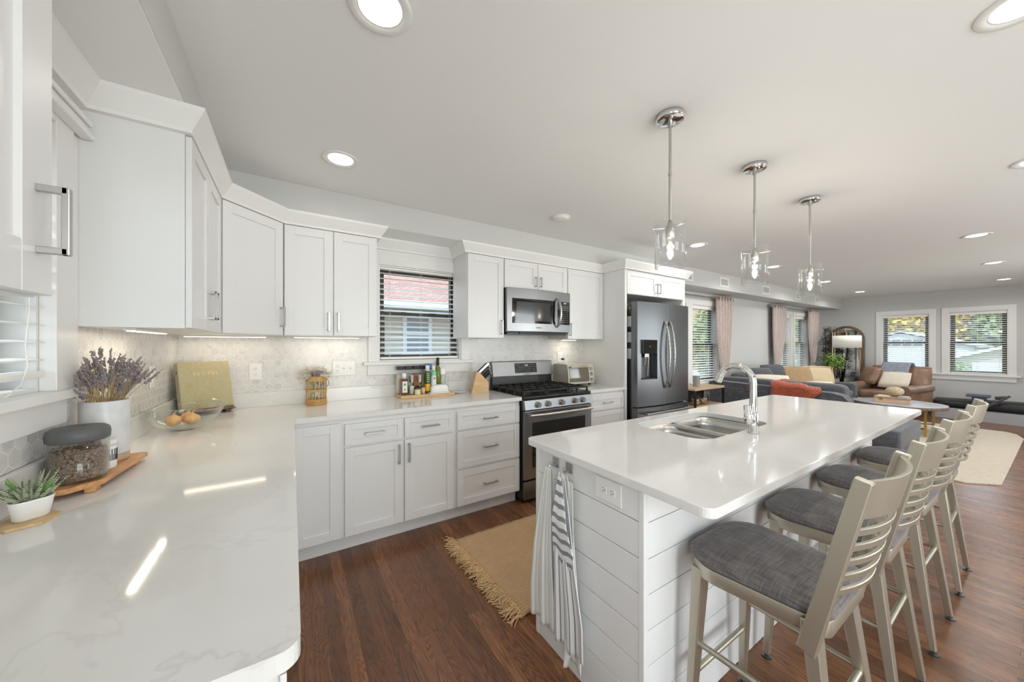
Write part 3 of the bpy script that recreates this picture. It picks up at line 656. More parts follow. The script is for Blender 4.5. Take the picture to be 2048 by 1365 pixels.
mb = MB(); P = [onbg(2.59, 1.065, .0008), onbg(2.87, 1.065, .0008), onbg(2.87, 1.165, .0008), onbg(2.59, 1.165, .0008)]; Q = [(a, b + .004, c) for a, b, c in P]
mb._add(P + Q, [(0, 1, 2, 3), (7, 6, 5, 4), (0, 4, 5, 1), (1, 5, 6, 2), (2, 6, 7, 3), (3, 7, 4, 0)]); dsp = obj('control_display', mb, M['blackglass'], bg)
M['print'] = mat('pale print', (200, 202, 204), .5); M['led'] = mat('clock digits', (210, 225, 230), .4, emit=(210, 230, 240), estr=.6)
mb = MB()
for r_ in range(4):
    for q in range(12):
        if random.random() < .75: a, z = 2.605 + q * .0215, 1.078 + r_ * .023; mb.box(a, onbg(a, z, .0012)[1], z, a + random.choice((.006, .010)), onbg(a, z, .0018)[1], z + .003)
obj('button_marks', mb, M['print'], dsp)
text('12:30', .018, M['led'], onbg(2.735, 1.142, .002), (R(90) - sl * 0, 0, 0), dsp, 'clock')
text('SAMSUNG', .015, M['black'], onbg(2.735, 1.050, .002), (R(90), 0, 0), bg, ext=.0004)
# burners and grates
for (bx, by, r_) in ((2.44, -.20, .034), (2.44, -.48, .042), (2.695, -.34, .05), (2.95, -.20, .038), (2.95, -.48, .046)):
    mb = MB(); mb.lathe([(0, .912), (r_ + .018, .912), (r_ + .012, .918), (r_, .920), (r_, .930), (r_ * .9, .936), (0, .938)], 20, (bx, by, 0)); obj('burner', mb, M['iron'], rg)
for g in range(3):
    gx0 = x0 + .014 + g * .2555; gx1 = gx0 + .250; mb = MB(); z = .952
    for a in (gx0 + .008, gx1 - .008): mb.bar((a, -.075, z), (a, -.640, z), .013, .016)
    for b in (-.083, -.225, -.358, -.49, -.632): mb.bar((gx0, b, z), (gx1, b, z), .013, .016)
    for a in (gx0 + .085, gx0 + .165):
        mb.bar((a, -.083, z), (a, -.632, z), .009, .014)
    for a in (gx0 + .008, gx1 - .008):
        for b in (-.083, -.225, -.358, -.49, -.632): mb.bar((a, b, z), (a, b, .9125), .012, .014, .018, .02)
    obj('grate', mb, M['iron'], rg, bevel=.003, seg=1)

# ---- microwave
mw = thing('microwave', 'stainless steel over-the-range microwave with curved bar handle', 'microwave', (2.69, -.2, 1.47))
mx0, mx1, mz0, mz1 = 2.312, 3.084, 1.485, 1.8915
obj('body', MB().box(mx0, -.01, mz0 - .01, mx1, -.345, mz1), M['black'], mw, bevel=.002)
mb = MB()
def frontcurve(x): u = (x - mx0) / (mx1 - mx0); return -.372 - .028 * math.sin(math.pi * min(1, max(0, u)))
def curved(mb, xa, xb, za, zb, off, th, n=14):
    vs = []
    for k in range(n + 1):
        x = xa + (xb - xa) * k / n; y = frontcurve(x) - off
        vs += [(x, y, za), (x, y, zb), (x, y + th, zb), (x, y + th, za)]
    f = [(i * 4 + j, i * 4 + (j + 1) % 4, i * 4 + 4 + (j + 1) % 4, i * 4 + 4 + j) for i in range(n) for j in range(4)]
    return mb._add(vs, f + [(3, 2, 1, 0), (n * 4, n * 4 + 1, n * 4 + 2, n * 4 + 3)])
fr = obj('front', curved(MB(), mx0 + .002, mx1, mz0, mz1, 0, .05), M['steel'], mw, bevel=.002)
gl = obj('door_glass', curved(MB(), mx0 + .055, 2.865, 1.562, 1.795, .0015, .01), M['blackglass'], mw)
M['mesh'] = mat('grey oven mesh glass', (62, 63, 65), .12, coat=.4)
obj('viewing_window', curved(MB(), mx0 + .10, 2.80, 1.585, 1.765, .0022, .01), M['mesh'], gl)
ctl = obj('control_strip', curved(MB(), 2.90, mx1 - .012, 1.562, 1.795, .0018, .01, 4), M['blackglass'], mw)
mb = MB()
for r_ in range(9):
    for q in range(4):
        a, z = 2.955 + q * .028, 1.585 + r_ * .020
        if a > mx1 - .03: continue
        mb.box(a, frontcurve(a) - .0030, z, a + .010, frontcurve(a) - .0020, z + .004)
obj('button_marks', mb, M['print'], ctl); text('12:30', .017, M['led'], (3.0, frontcurve(3.0) - .0035, 1.780), (R(90), 0, R(3)), ctl, 'clock')
text('SAMSUNG', .014, M['black'], (2.66, frontcurve(2.66) - .0012, 1.522), (R(90), 0, 0), fr, ext=.0004)
mb = MB(); hp = []
for k in range(15): u = k / 14; hp.append((2.885 + .010 * math.sin(math.pi * u), frontcurve(2.885) - .008 - .052 * math.sin(math.pi * u) ** .6, 1.535 + .285 * u))
mb.tube(hp, [.009] + [.012] * 13 + [.009], 12); obj('handle', mb, M['nickel'], mw)
mb = MB(); mb.box(mx0 + .02, -.03, mz0 - .026, mx1 - .03, -.35, mz0 - .010); mb.box(mx0 + .15, -.35, mz0 - .02, mx1 - .1, -.365, mz0 - .006); obj('vent_grille', mb, M['black'], mw, bevel=.002)

# ---- fridge
fg = thing('refrigerator', 'stainless steel french door fridge with water dispenser and bowed handles', 'fridge', (4.15, -.4, 0))
rx0, rx1 = 3.690, 4.620
obj('body', MB().box(rx0 + .004, -.03, .03, rx1 - .004, -.655, 1.785), M['dsteel'], fg, bevel=.004)
xm = 4.150
def fdoor(name, xa, xb, za, zb, hole=None):
    mb = MB(); n = 10
    def yc(x): u = (x - rx0) / (rx1 - rx0); return -.735 - .035 * math.sin(math.pi * u)
    def slab(xa, xb, za, zb, yb=-.662):
        vs = []
        for k in range(n + 1):
            x = xa + (xb - xa) * k / n; vs += [(x, yc(x), za), (x, yc(x), zb), (x, yb, zb), (x, yb, za)]
        mb._add(vs, [(i * 4 + j, i * 4 + (j + 1) % 4, i * 4 + 4 + (j + 1) % 4, i * 4 + 4 + j) for i in range(n) for j in range(4)] + [(3, 2, 1, 0), (n * 4, n * 4 + 1, n * 4 + 2, n * 4 + 3)])
    if hole:
        h0, h1, g0, g1 = hole; slab(xa, h0, za, zb); slab(h1, xb, za, zb); slab(h0, h1, za, g0); slab(h0, h1, g1, zb)
        mb.box(h0, -.664, g0, h1, -.672, g1)
    else: slab(xa, xb, za, zb)
    return obj(name, mb, M['dsteel'], fg, bevel=.002 if not hole else 0), yc
ld, yc = fdoor('door', rx0, xm - .003, .705, 1.815, (3.745, 3.985, .99, 1.41)); rd, yc = fdoor('door', xm + .003, rx1, .705, 1.815)
dw, _ = fdoor('drawer', rx0, rx1, .05, .690)
mb = MB(); mb.bar((rx0 + .08, -.795, .63), (rx1 - .08, -.795, .63), .02, .02)
for a in (rx0 + .1, rx1 - .1): mb.bar((a, -.75, .63), (a, -.795, .63), .018, .018)
obj('handle', mb, M['nickel'], dw, bevel=.004)
for xx, s in ((xm - .045, ld), (xm + .045, rd)):
    mb = MB(); hp = []
    for k in range(17): u = k / 16; hp.append((xx + (-.0 if xx < xm else .0), yc(xx) - .006 - .062 * math.sin(math.pi * u) ** .75, .885 + .735 * u))
    for a, b in zip(hp[:-1], hp[1:]): mb.bar(a, b, .024, .016, up=(0, 1, 0))
    obj('handle', mb, M['nickel'], s, bevel=.003, seg=1)
mb = MB(); mb.box(3.752, -.674, .995, 3.978, -.678, 1.265); dp = obj('dispenser_recess', mb, mat('dark recess plastic', (92, 94, 97), .35, .4), ld)
obj('dispenser_panel', MB().box(3.746, -.70, 1.265, 3.984, -.762, 1.412), M['blackglass'], dp, bevel=.002)
mb = MB(); mb.box(3.80, -.70, 1.225, 3.87, -.745, 1.266); mb.bar((3.835, -.735, 1.23), (3.835, -.715, 1.14), .03, .006); mb.bar((3.90, -.72, 1.25), (3.905, -.70, 1.02), .010, .006); obj('spout', mb, M['nickel'], dp, bevel=.002)
mb = MB(); mb.box(3.748, -.68, .992, 3.982, -.75, 1.002); obj('drip_tray', mb, M['black'], dp)
mb = MB(); mb.cyl((3.865, -.762, 1.34), .004, -.001, 10, 'y'); obj('indicator', mb, M['led'], dp)
mb = MB()
for a in (rx0 + .06, rx1 - .06): mb.box(a - .05, -.62, 1.786, a + .05, -.72, 1.812)
obj('hinge_cover', mb, M['dsteel'], fg, bevel=.004)
mb = MB()
for a in (rx0 + .05, rx1 - .1): mb.box(a, -.6, 0, a + .05, -.55, .03)
obj('foot', mb, M['black'], fg)
# magnets and printed cards on the visible fridge side
M['card'] = mat('printed card paper', (196, 197, 196), .6); M['cdark'] = mat('card dark print', (48, 48, 50), .6)
mgx = rx0 + .0035
t = thing('fridge_magnet', 'round dark magnet with yellow arc on the upper side of the fridge', 'magnet', (mgx, -.645, 1.72)); mb = MB()
mb.lathe([(0, -.0005), (.021, -.0005), (.021, -.005), (0, -.005)], 20, (mgx, -.632, 1.735), sx=1, sy=1.9, axis='x'); obj('disc', mb, mat('magnet brown', (74, 58, 48), .5), t)
mb = MB(); mb.lathe([(.008, -.0055), (.014, -.0055), (.014, -.0065), (.008, -.0065)], 12, (mgx, -.632, 1.752), sx=1, sy=1, axis='x'); obj('yellow_arc', mb, mat('magnet yellow', (214, 176, 70), .5), t)
for k, z in enumerate((1.545, 1.375, 1.20)):
    t = thing('fridge_card', ['printed calendar card on the fridge side, topmost of the three', 'printed calendar card on the fridge side, middle of the three', 'printed calendar card on the fridge side, lowest of the three'][k], 'card', (mgx, -.63, z), group='cards on the fridge side')
    mb = MB(); mb.box(mgx, -.655, z, mgx - .002, -.605, z + .12); obj('sheet', mb, M['card'], t); mb = MB()
    mb.box(mgx - .002, -.655, z + .12, mgx - .003, -.605, z + .128); mb.bar((mgx - .0025, -.605, z + .155), (mgx - .0025, -.655, z + .12), .006, .0015); mb.box(mgx - .002, -.655, z, mgx - .003, -.605, z + .010)
    for r_ in range(4):
        for q in range(4): mb.box(mgx - .002, -.648 + q * .011, z + .025 + r_ * .021, mgx - .0025, -.644 + q * .011, z + .029 + r_ * .021)
    obj('print', mb, M['cdark'], t)
# ================================================================== STOOLS
def make_stool():
    t = thing('counter_stool', 'x', 'stool', (0, 0, 0), 0, 'slat back counter stools at the island')
    w0, w1, yf, yb = .205, .175, .215, -.190      # half width front / back, y front / back ( +y = island side )
    def outline(ins=0, n=7):
        pts = []; r = .115
        a, b = w0 - ins, w1 - ins; f, g = yf - ins, yb + ins
        for k in range(n): q = R(0 + 90 * k / (n - 1)); pts.append((a - r + r * math.cos(q), f - r + r * math.sin(q)))
        for k in range(n): q = R(90 + 90 * k / (n - 1)); pts.append((-a + r + r * math.cos(q), f - r + r * math.sin(q)))
        r2 = .035
        for k in range(n): q = R(180 + 90 * k / (n - 1)); pts.append((-b + r2 + r2 * math.cos(q), g + r2 + r2 * math.sin(q)))
        for k in range(n): q = R(270 + 90 * k / (n - 1)); pts.append((b - r2 + r2 * math.cos(q), g + r2 + r2 * math.sin(q)))
        return pts
    mb = MB(); o = outline(.006); i = outline(.030); n = len(o); z0, z1 = .583, .628
    vs = [(x, y, z0) for x, y in o] + [(x, y, z1) for x, y in o] + [(x, y, z1) for x, y in i] + [(x, y, z0) for x, y in i]
    mb._add(vs, [(a * n + k, a * n + (k + 1) % n, ((a + 1) % 4) * n + (k + 1) % n, ((a + 1) % 4) * n + k) for a in range(4) for k in range(n)], True); mb.prism(outline(.028), .606, .622)
    obj('seat_frame', mb, M['champ'], t, w=False, bevel=.003)
    mb = MB(); rings = [(.010, .629), (.000, .637), (.0, .645), (.010, .656), (.035, .665), (.08, .671), (.13, .673)]
    allv = []
    for ins, z in rings: allv += [(x * (1 - 0) , y, z) for x, y in outline(0)] if ins == 0 else [(x * (1 - ins / w0), (y - .012) * (1 - ins / .2) + .012, z) for x, y in outline(0)]
    mb._add(allv, [(a * n + k, a * n + (k + 1) % n, (a + 1) * n + (k + 1) % n, (a + 1) * n + k) for a in range(len(rings) - 1) for k in range(n)], True); mb._add(allv[-n:], [tuple(range(n))], True); mb._add(allv[:n], [tuple(reversed(range(n)))])
    obj('seat_cushion', mb, M['seat'], t, w=False)
    fr = [(-.165, .150), (.165, .150), (-.140, -.140), (.140, -.140)]; ft = [(-.190, .178), (.190, .178), (-.190, -.215), (.190, -.215)]
    def lp(k, z): u = 1 - z / .60; return Vector((fr[k][0] + (ft[k][0] - fr[k][0]) * u, fr[k][1] + (ft[k][1] - fr[k][1]) * u, z))
    for k in range(4):
        mb = MB(); mb.bar(lp(k, .604), lp(k, .018), .052, .036, .027, .022, up=(0, 1, 0)); l = obj('leg', mb, M['champ'], t, w=False, bevel=.003)
        mb = MB(); mb.cyl((ft[k][0], ft[k][1], 0), .017, .007, 16); mb.cyl((ft[k][0], ft[k][1], .007), .009, .014, 10); obj('foot_pad', mb, M['dsteel'], l, w=False)
    for a, b, z in ((0, 2, .345), (1, 3, .345), (2, 3, .345), (0, 1, .235)):
        mb = MB(); mb.tube([lp(a, z), lp(b, z)], .0095, 10); obj('stretcher', mb, M['champ'], t, w=False)
    # back: two leaning uprights, tall curved top rail, five thin curved slats
    def up(s, z): u = (z - .55) / .485; return Vector((s * (.190 + .002 * u), -.146 - .110 * u, z))
    for s in (-1, 1):
        mb = MB(); mb.bar(up(s, .548), up(s, 1.035),   .028, .042, .026, .034, up=(0, 1, 0)); mb.box(s * .165, -.17, .590, s * .190, -.13, .625); obj('back_upright', mb, M['champ'], t, w=False, bevel=.003)
    def rail(z0, z1, name):
        mb = MB(); n = 14; vs = []
        for k in range(n + 1):
            u = -1 + 2 * k / n
            for zz, th in ((z0, 0), (z1, 0), (z1, .010), (z0, .010)):
                c = up(1, zz); vs.append((u * .178, c.y - .040 * (1 - u * u) + .005 - th, zz))
        mb._add(vs, [(i * 4 + j, i * 4 + (j + 1) % 4, i * 4 + 4 + (j + 1) % 4, i * 4 + 4 + j) for i in range(n) for j in range(4)])
        return obj(name, mb, M['champ'], t, w=False, bevel=.002, seg=1)
    rail(.925, 1.030, 'top_rail')
    for z in (.888, .845, .802, .759, .716): rail(z - .010, z + .010, 'back_slat')
    return t
st0 = make_stool()
sp = [(1.985, 'counter stool nearest the camera, its whole grey tweed seat in view'), (2.578, 'counter stool second from the camera, seat half under the island overhang'),
      (3.205, 'counter stool third from the camera, between two other stools'), (3.885, 'counter stool farthest from the camera, in front of the ottoman')]
for k, (sx, lb) in enumerate(sp):
    s = st0 if k == 0 else copy_tree(st0)
    s.location = (sx, -2.585, 0); s['label'] = lb; s.rotation_euler.z = R((0, .6, -.8, 1.0)[k])

# ================================================================== PENDANTS AND CEILING LIGHTS
M['bulb'] = mat('warm bulb glass', (255, 214, 160), .3, emit=(255, 205, 150), estr=9)
M['fil'] = mat('filament', (255, 220, 170), .3, emit=(255, 225, 185), estr=60)
def make_pendant():
    t = thing('pendant_lamp', 'x', 'pendant lamp', (0, 0, H), 0, 'glass pendants above the island')
    mb = MB(); mb.lathe([(0, -.0005), (.062, -.0005), (.062, -.024), (.058, -.027), (0, -.027)], 32); c = obj('canopy', mb, M['chrome'], t, w=False)
    for a in (-.035, .035):
        mb = MB(); mb.ell((a * .7, a * .7, -.030), .006, .006, .006, 10, 6); obj('canopy_screw', mb, M['chrome'], c, w=False)
    mb = MB(); mb.tube([(0, 0, -.027), (0, 0, -.055)], .010, 12); mb.tube([(0, 0, -.05), (0, 0, -.505)], .0062, 12); mb.tube([(0, 0, -.27), (0, 0, -.285)], .0085, 12); obj('rod', mb, M['nickel'], t, w=False)
    mb = MB(); mb.lathe([(0, -.495), (.008, -.497), (.014, -.518), (.020, -.530), (.020, -.580), (.018, -.582), (0, -.582)], 20); obj('socket', mb, M['nickel'], t, w=False)
    mb = MB()
    for k in range(3): a = R(20 + 120 * k); mb.tube([(0, 0, -.533), (.076 * math.cos(a), .076 * math.sin(a), -.533)], .0022, 6); mb.ell((.076 * math.cos(a), .076 * math.sin(a), -.533), .004, .004, .004, 8, 5)
    obj('shade_holder', mb, M['nickel'], t, w=False)
    mb = MB(); mb.lathe([(.0665, -.495), (.0685, -.495), (.0685, -.718), (.0665, -.718), (.0665, -.495)], 40); mb.lathe([(.0665, -.718), (.058, -.7185)], 40); obj('glass_shade', mb, M['lampglass'], t, w=False)
    mb = MB(); mb.lathe([(.012, -.583), (.015, -.600), (.020, -.625), (.021, -.645), (.018, -.665), (.010, -.680), (0, -.684)], 16); b = obj('bulb', mb, M['lampglass'], t, w=False)
    mb = MB(); mb.tube([(-.004, 0, -.60), (-.007, 0, -.655), (0, .004, -.66), (.007, 0, -.655), (.004, 0, -.60)], .0030, 6); obj('filament', mb, M['fil'], b, w=False)
    return t
p0 = make_pendant()
for k, (px, lb) in enumerate(((2.150, 'glass cylinder pendant nearest the camera above the island'), (3.002, 'middle glass cylinder pendant above the island sink side'), (3.873, 'farthest glass cylinder pendant above the island end'))):
    p = p0 if k == 0 else copy_tree(p0); p.location = (px, -2.107, H); p['label'] = lb; p.rotation_euler.z = R(15 * k)
    light('pendant_light', 'POINT', (0, 0, -.64), 2.6, (1, .90, .78), .02, parent=p)
M['lens'] = mat('recessed light lens', (255, 255, 255), .4, emit=(255, 250, 243), estr=7)
M['offlens'] = mat('unlit white disc', (238, 237, 234), .5)
def make_can():
    t = thing('recessed_light', 'x', 'ceiling light', (0, 0, H), 0, 'round recessed ceiling lights')
    mb = MB(); mb.lathe([(.098, -.0005), (.098, -.004), (.094, -.007), (.072, -.005), (.066, .0), (.066, -.0005)], 40); obj('trim_ring', mb, M['trim'], t, w=False)
    mb = MB(); mb.lathe([(0, -.0022), (.066, -.0022)], 32); obj('lens', mb, M['lens'], t, w=False); return t
can = make_can()
cans = [(.885, -1.92, 'recessed ceiling light above the left counter, cut by the top picture edge', 1.0), (.885, -.845, 'recessed ceiling light above the wicker basket', 1.0), (2.606, -3.03, 'recessed ceiling light in the top right picture corner', 1.0),
        (4.33, -3.03, 'recessed ceiling light cut by the right picture edge', 1.0), (4.35, -1.0, 'recessed ceiling light beside the nearest pendant shade', 1.0), (6.263, -.98, 'recessed ceiling light beside the middle pendant shade', 1.0),
        (8.342, -.956, 'recessed ceiling light beside the farthest pendant shade', 1.0), (10.38, -.94, 'small recessed ceiling light above the arched mirror', 1.0), (6.345, -2.66, 'largest recessed ceiling light in the row above the far right windows', 1.0),
        (8.436, -2.637, 'middle recessed ceiling light in the row above the far right windows', 1.0), (10.533, -2.618, 'farthest recessed ceiling light above the rightmost window', 1.0)]
for k, (x, y, lb, pw) in enumerate(cans):
    c = can if k == 0 else copy_tree(can); c.location = (x, y, H); c['label'] = lb
    light('can_light', 'AREA', (0, 0, -.012), (.45 if x < 1 else 2.0 if x < 4.2 else 6.5) * pw, (1, .985, .965), .13, parent=c, shape='DISK', spread=R(165))
mb = MB(); mb.lathe([(0, -.022), (.05, -.022), (.066, -.014), (.068, -.0005), (.08, -.0005), (.08, -.004), (.069, -.006)], 32); sd = thing('smoke_detector', 'white unlit round detector on the ceiling in front of the kitchen window', 'smoke detector', (2.571, -.83, H)); obj('cover', mb, M['offlens'], sd, w=False)
# under-cabinet light bars
M['strip'] = mat('warm light strip', (255, 240, 210), .4, emit=(255, 240, 212), estr=4)
for (a, b, ax, lb, e_) in ((-1.22, -.80, 'y', 'light bar under the left wall cabinet above the lavender', .55), (.06, .50, 'x', 'light bar under the corner cabinet above the recipe binder', .22), (.65, 1.10, 'x', 'light bar under the two-door cabinet above the wicker basket', .24), (3.18, 3.40, 'x', 'short light bar above the toaster oven', .28)):
    c_ = (a + b) / 2; loc = (c_, -.12, UB) if ax == 'x' else (.13, c_, UB)
    t = thing('under_cabinet_light', lb, 'light bar', loc, 0, 'warm light bars under the wall cabinets')
    def B_(d0, d1, z0, z1, ins=0): return MB().box(a + ins, -.12 - d1, z0, b - ins, -.12 - d0, z1) if ax == 'x' else MB().box(.13 + d0, a + ins, z0, .13 + d1, b - ins, z1)
    obj('housing', B_(-.018, .018, UB - .010, UB - .0005), M['plastic'], t, bevel=.001); obj('lens', B_(-.011, .011, UB - .0125, UB - .0101, .01), M['strip'], t)
    lt = light('strip_light', 'AREA', (0, 0, -.016), e_, (1, .88, .70), b - a - .02 if ax == 'x' else .02, .02 if ax == 'x' else b - a - .02, parent=t)

# ================================================================== RUG, TOWELS
def jute(c1, c2, row=.020, ang=0):
    m = mat('jute braid', c1, .9); t = NT(m); v = t.coord(rot=(0, 0, ang)); sp_ = t.n('SeparateXYZ'); t.l(v, sp_.inputs[0])
    yy = t.math('DIVIDE', sp_.outputs['Y'], row); saw = t.math('FRACT', yy); hat = t.math('ABSOLUTE', t.math('SUBTRACT', saw, .5))
    ph = t.math('ADD', t.math('MULTIPLY', sp_.outputs['X'], 2 * math.pi / .016), t.math('MULTIPLY', hat, 9)); wv = t.math('MULTIPLY', t.math('ADD', t.math('SINE', ph), 1), .5)
    rowh = t.math('SUBTRACT', 1, t.math('POWER', t.math('MULTIPLY', hat, 2), 3)); h = t.math('MULTIPLY', rowh, t.math('ADD', t.math('MULTIPLY', wv, .6), .4))
    f = t.noise(v, 24, 5, .65); big = t.noise(t.coord((2, 22, 1)), 1, 3)
    c = t.mix(f, c1, c2); c = t.mix(t.math('MULTIPLY', big, .35), c, (214, 190, 158)); c = t.mix(t.math('MULTIPLY', t.math('SUBTRACT', 1, h), .36), c, (128, 94, 62)); t.base(c); t.bump(h, .8, .004); return m
M['jute'] = jute((198, 154, 106), (226, 192, 148))
M['fringe'] = noisy('jute fringe', (206, 164, 114), (232, 200, 156), 40, .9)
rug = thing('jute_rug', 'braided tan jute rug with shaggy fringe between the cabinets and the island', 'rug', (2.4, -1.28, 0))
RX0, RX1, RY0, RY1 = 1.585, 3.35, -1.66, -.87
mb = MB()
def rf(u, v): x = RX0 + (RX1 - RX0) * u + .035 * (1 - v) * (1 - u); y = RY0 + (RY1 - RY0) * v; return (x + .004 * math.sin(v * 60), y + .003 * math.sin(u * 140), .011)
mb.grid(rf, 60, 30); obj('rug_body', mb, M['jute'], rug, solid=.016)
mb = MB(); rnd = random.Random(3)
for k in range(620):
    v = rnd.random(); y = RY0 + (RY1 - RY0) * v; x = RX0 + .035 * (1 - v) + .01; L = rnd.uniform(.06, .115); a = rnd.uniform(-.65, .65) + .25 * math.sin(v * 40)
    p = Vector((x, y, .012)); pts = [p]; z = .012
    for q in range(4):
        a += rnd.uniform(-.45, .45); p = p + Vector((-math.cos(a), math.sin(a), 0)) * L / 4; z = max(.003, .012 + rnd.uniform(-.008, .014) - .002 * q); pts.append(Vector((p.x, p.y, z)))
    mb.tube(pts, [.0034, .0032, .0029, .0025, .0015], 4, False)
obj('fringe', mb, M['fringe'], rug)
def towelmat(name, base_c, stripe, n, duty, soft=False, across=None):
    m = mat(name, base_c, .9, sheen=.2); t = NT(m); u = t.n('UVMap'); sp_ = t.n('SeparateXYZ'); t.l(u.outputs[0], sp_.inputs[0])
    f = t.math('FRACT', t.math('MULTIPLY', sp_.outputs['X'], n)); s = t.math('LESS_THAN', t.math('ABSOLUTE', t.math('SUBTRACT', f, .5)), duty / 2)
    if across:
        f2 = t.math('FRACT', t.math('MULTIPLY', sp_.outputs['Y'], across)); s2 = t.math('LESS_THAN', t.math('ABSOLUTE', t.math('SUBTRACT', f2, .5)), .21); s = s2
    fr_ = t.math('LESS_THAN', t.math('ABSOLUTE', t.math('SUBTRACT', t.math('FRACT', t.math('MULTIPLY', sp_.outputs['Y'], 90)), .5)), .3) if not soft else None
    n2 = t.noise(t.coord(), 300, 2); k = t.math('MULTIPLY', s, t.math('ADD', t.math('MULTIPLY', n2, .5), .6), clamp=True)
    t.base(t.mix(k, base_c, stripe)); t.bump(n2, .25, .001); return m
M['tw1'] = towelmat('white towel with pale green grey stripes', (234, 234, 230), (206, 209, 203), 9, .42, True)
M['tw2'] = towelmat('white waffle towel with navy stripes', (234, 234, 234), (112, 116, 128), 8, .26)
M['tw3'] = towelmat('white towel flap with navy bands', (236, 236, 236), (104, 108, 120), 1, .5, across=8)
def towel(mb, y_top, y0b, y1b, z_top, z_bot, wt, bulge, folds, ph=0, skew=0, x_out=.0, drop=0, nu=40, nv=40, xb=bx0 - .012):
    def fn(u, v):
        s = v; k = min(1, s * 1.25) ** .8
        ya = (y_top - wt / 2) * (1 - k) + y0b * k; yb_ = (y_top + wt / 2) * (1 - k) + y1b * k
        y = ya + (yb_ - ya) * u + skew * s * s
        x = xb - .010 - x_out * (1 - abs(2 * s - 1) * .4) - bulge * (.5 + .5 * math.sin(folds * 2 * math.pi * u + ph)) * (.45 + .55 * s) - .018 * math.sin(math.pi * min(1, s * 2)) * 0
        z = z_top + (z_bot - z_top) * s + drop * s * (u - .5) + .006 * math.sin(9 * u + ph) * s
        return (x, y, z)
    return mb.grid(fn, nu, nv)
def hook(y, lb):
    t = thing('wall_hook', lb, 'hook', (bx0, y, .84), 0, 'square nickel hooks on the island end')
    mb = MB(); mb.box(bx0 - .0005, y - .020, .820, bx0 - .004, y + .020, .862); obj('back_plate', mb, M['nickel'], t, bevel=.001)
    mb = MB(); mb.tube([(bx0 - .004, y, .832), (bx0 - .018, y, .826), (bx0 - .026, y, .828), (bx0 - .030, y, .840)], .0035, 8); mb.ell((bx0 - .030, y, .842), .006, .006, .006, 10, 6); obj('prong', mb, M['nickel'], t)
hook(-1.905, 'square nickel hook nearer the range, holding the pale striped towel'); hook(-1.992, 'square nickel hook beside the outlet, holding the navy striped towel')
t = thing('kitchen_towel', 'white towel with pale grey stripes hanging from the hook nearer the range', 'towel', (bx0, -1.89, .83))
mb = MB(); towel(mb, -1.905, -1.955, -1.790, .825, .135, .03, .018, 2.3, .6, x_out=.026, drop=-.02); obj('front_fall', mb, M['tw1'], t, solid=.003)
mb = MB(); towel(mb, -1.905, -1.955, -1.865, .822, .115, .026, .014, 1.4, 2, x_out=.004, drop=.03); obj('back_fall', mb, M['tw1'], t, solid=.003)
mb = MB(); mb.tube([(bx0 - .030, -1.905, .835), (bx0 - .038, -1.900, .820), (bx0 - .034, -1.908, .812), (bx0 - .024, -1.905, .828)], .004, 6); obj('hanging_loop', mb, M['tw1'], t)
t = thing('kitchen_towel', 'white towel with navy stripes hanging from the hook beside the outlet', 'towel', (bx0, -2.0, .83))
mb = MB(); towel(mb, -1.992, -2.128, -1.962, .828, .135, .030, .016, 2.2, 1.2, x_out=.030, drop=-.01, nu=60); obj('front_fall', mb, M['tw2'], t, solid=.003)
mb = MB(); towel(mb, -1.990, -2.082, -1.960, .815, .462, .014, .004, 1.0, 0, x_out=.052); obj('banded_flap', mb, M['tw3'], t, solid=.003)
mb = MB(); towel(mb, -1.999, -2.10, -1.98, .818, .09, .03, .016, 1.6, 1, x_out=.004, drop=.05); mb.grid(lambda u, v: (bx0 - .035 - .014 * math.sin(3 * u), -2.03 + .05 * (u - .5) * (1 - .7 * v) + .02 * v, .16 - .115 * v), 8, 8); obj('back_fall', mb, M['tw1'], t, solid=.003)
mb = MB(); towel(mb, -2.03, -2.062, -2.035, .80, .42, .03, .010, 1.0, 1, x_out=.010); obj('side_fold', mb, M['tw1'], t, solid=.003)
# white wire rack under the near end of the left counter
t = thing('wire_rack', 'white wire rack just visible under the near end of the left counter', 'rack', (.55, -2.47, .3)); mb = MB()
for z in (.15, .3, .45, .6, .75, .86): mb.bar((.30, -2.462, z), (.638, -2.462, z), .008, .010)
for x in (.32, .42, .47, .52, .57, .60, .634): mb.bar((x, -2.47, .0), (x, -2.47, .87), .008, .008)
obj('wire_grid', mb, M['trim'], t); obj('shelf', MB().box(.30, -2.478, .0, .638, -2.446, .02), M['trim'], t)
# ================================================================== THINGS ON THE LEFT COUNTER
ZC = .9145
bd = thing('serving_board', 'footed acacia board carrying the coffee jar and marble vase', 'board', (.09, -1.37, ZC))
BP = [(.032, -1.19), (.176, -1.205), (.158, -1.515), (.10, -1.575), (.032, -1.575)]
obj('board_top', MB().prism(BP, .930, .945), M['acacia'], bd, bevel=.003)
for a, b in ((.135, -1.52), (.052, -1.52), (.150, -1.26), (.052, -1.26)): obj('foot', MB().box(a - .012, b - .018, ZC, a + .012, b + .018, .930), M['acacia'], bd, bevel=.003)
jr = thing('coffee_jar', 'round glass jar with dark grey lid holding coffee beans, on the board', 'jar', (.096, -1.485, .9455))
cx, cy = .096, -1.485
mb = MB(); mb.lathe([(0, .9475), (.050, .9475), (.060, .956), (.062, .97), (.062, 1.066), (.0595, 1.066), (.0595, .97), (.057, .958), (.048, .9505), (0, .9505)], 36, (cx, cy, 0)); obj('glass_body', mb, M['jar'], jr)
mb = MB(); mb.lathe([(0, 1.066), (.060, 1.066), (.0645, 1.070), (.0655, 1.088), (.063, 1.100), (.054, 1.107), (.03, 1.109), (.018, 1.108), (.016, 1.1065), (0, 1.1065)], 36, (cx, cy, 0)); obj('lid', mb, mat('charcoal rubber lid', (92, 93, 94), .5), jr)
mb = MB(); rnd = random.Random(5); seen = []
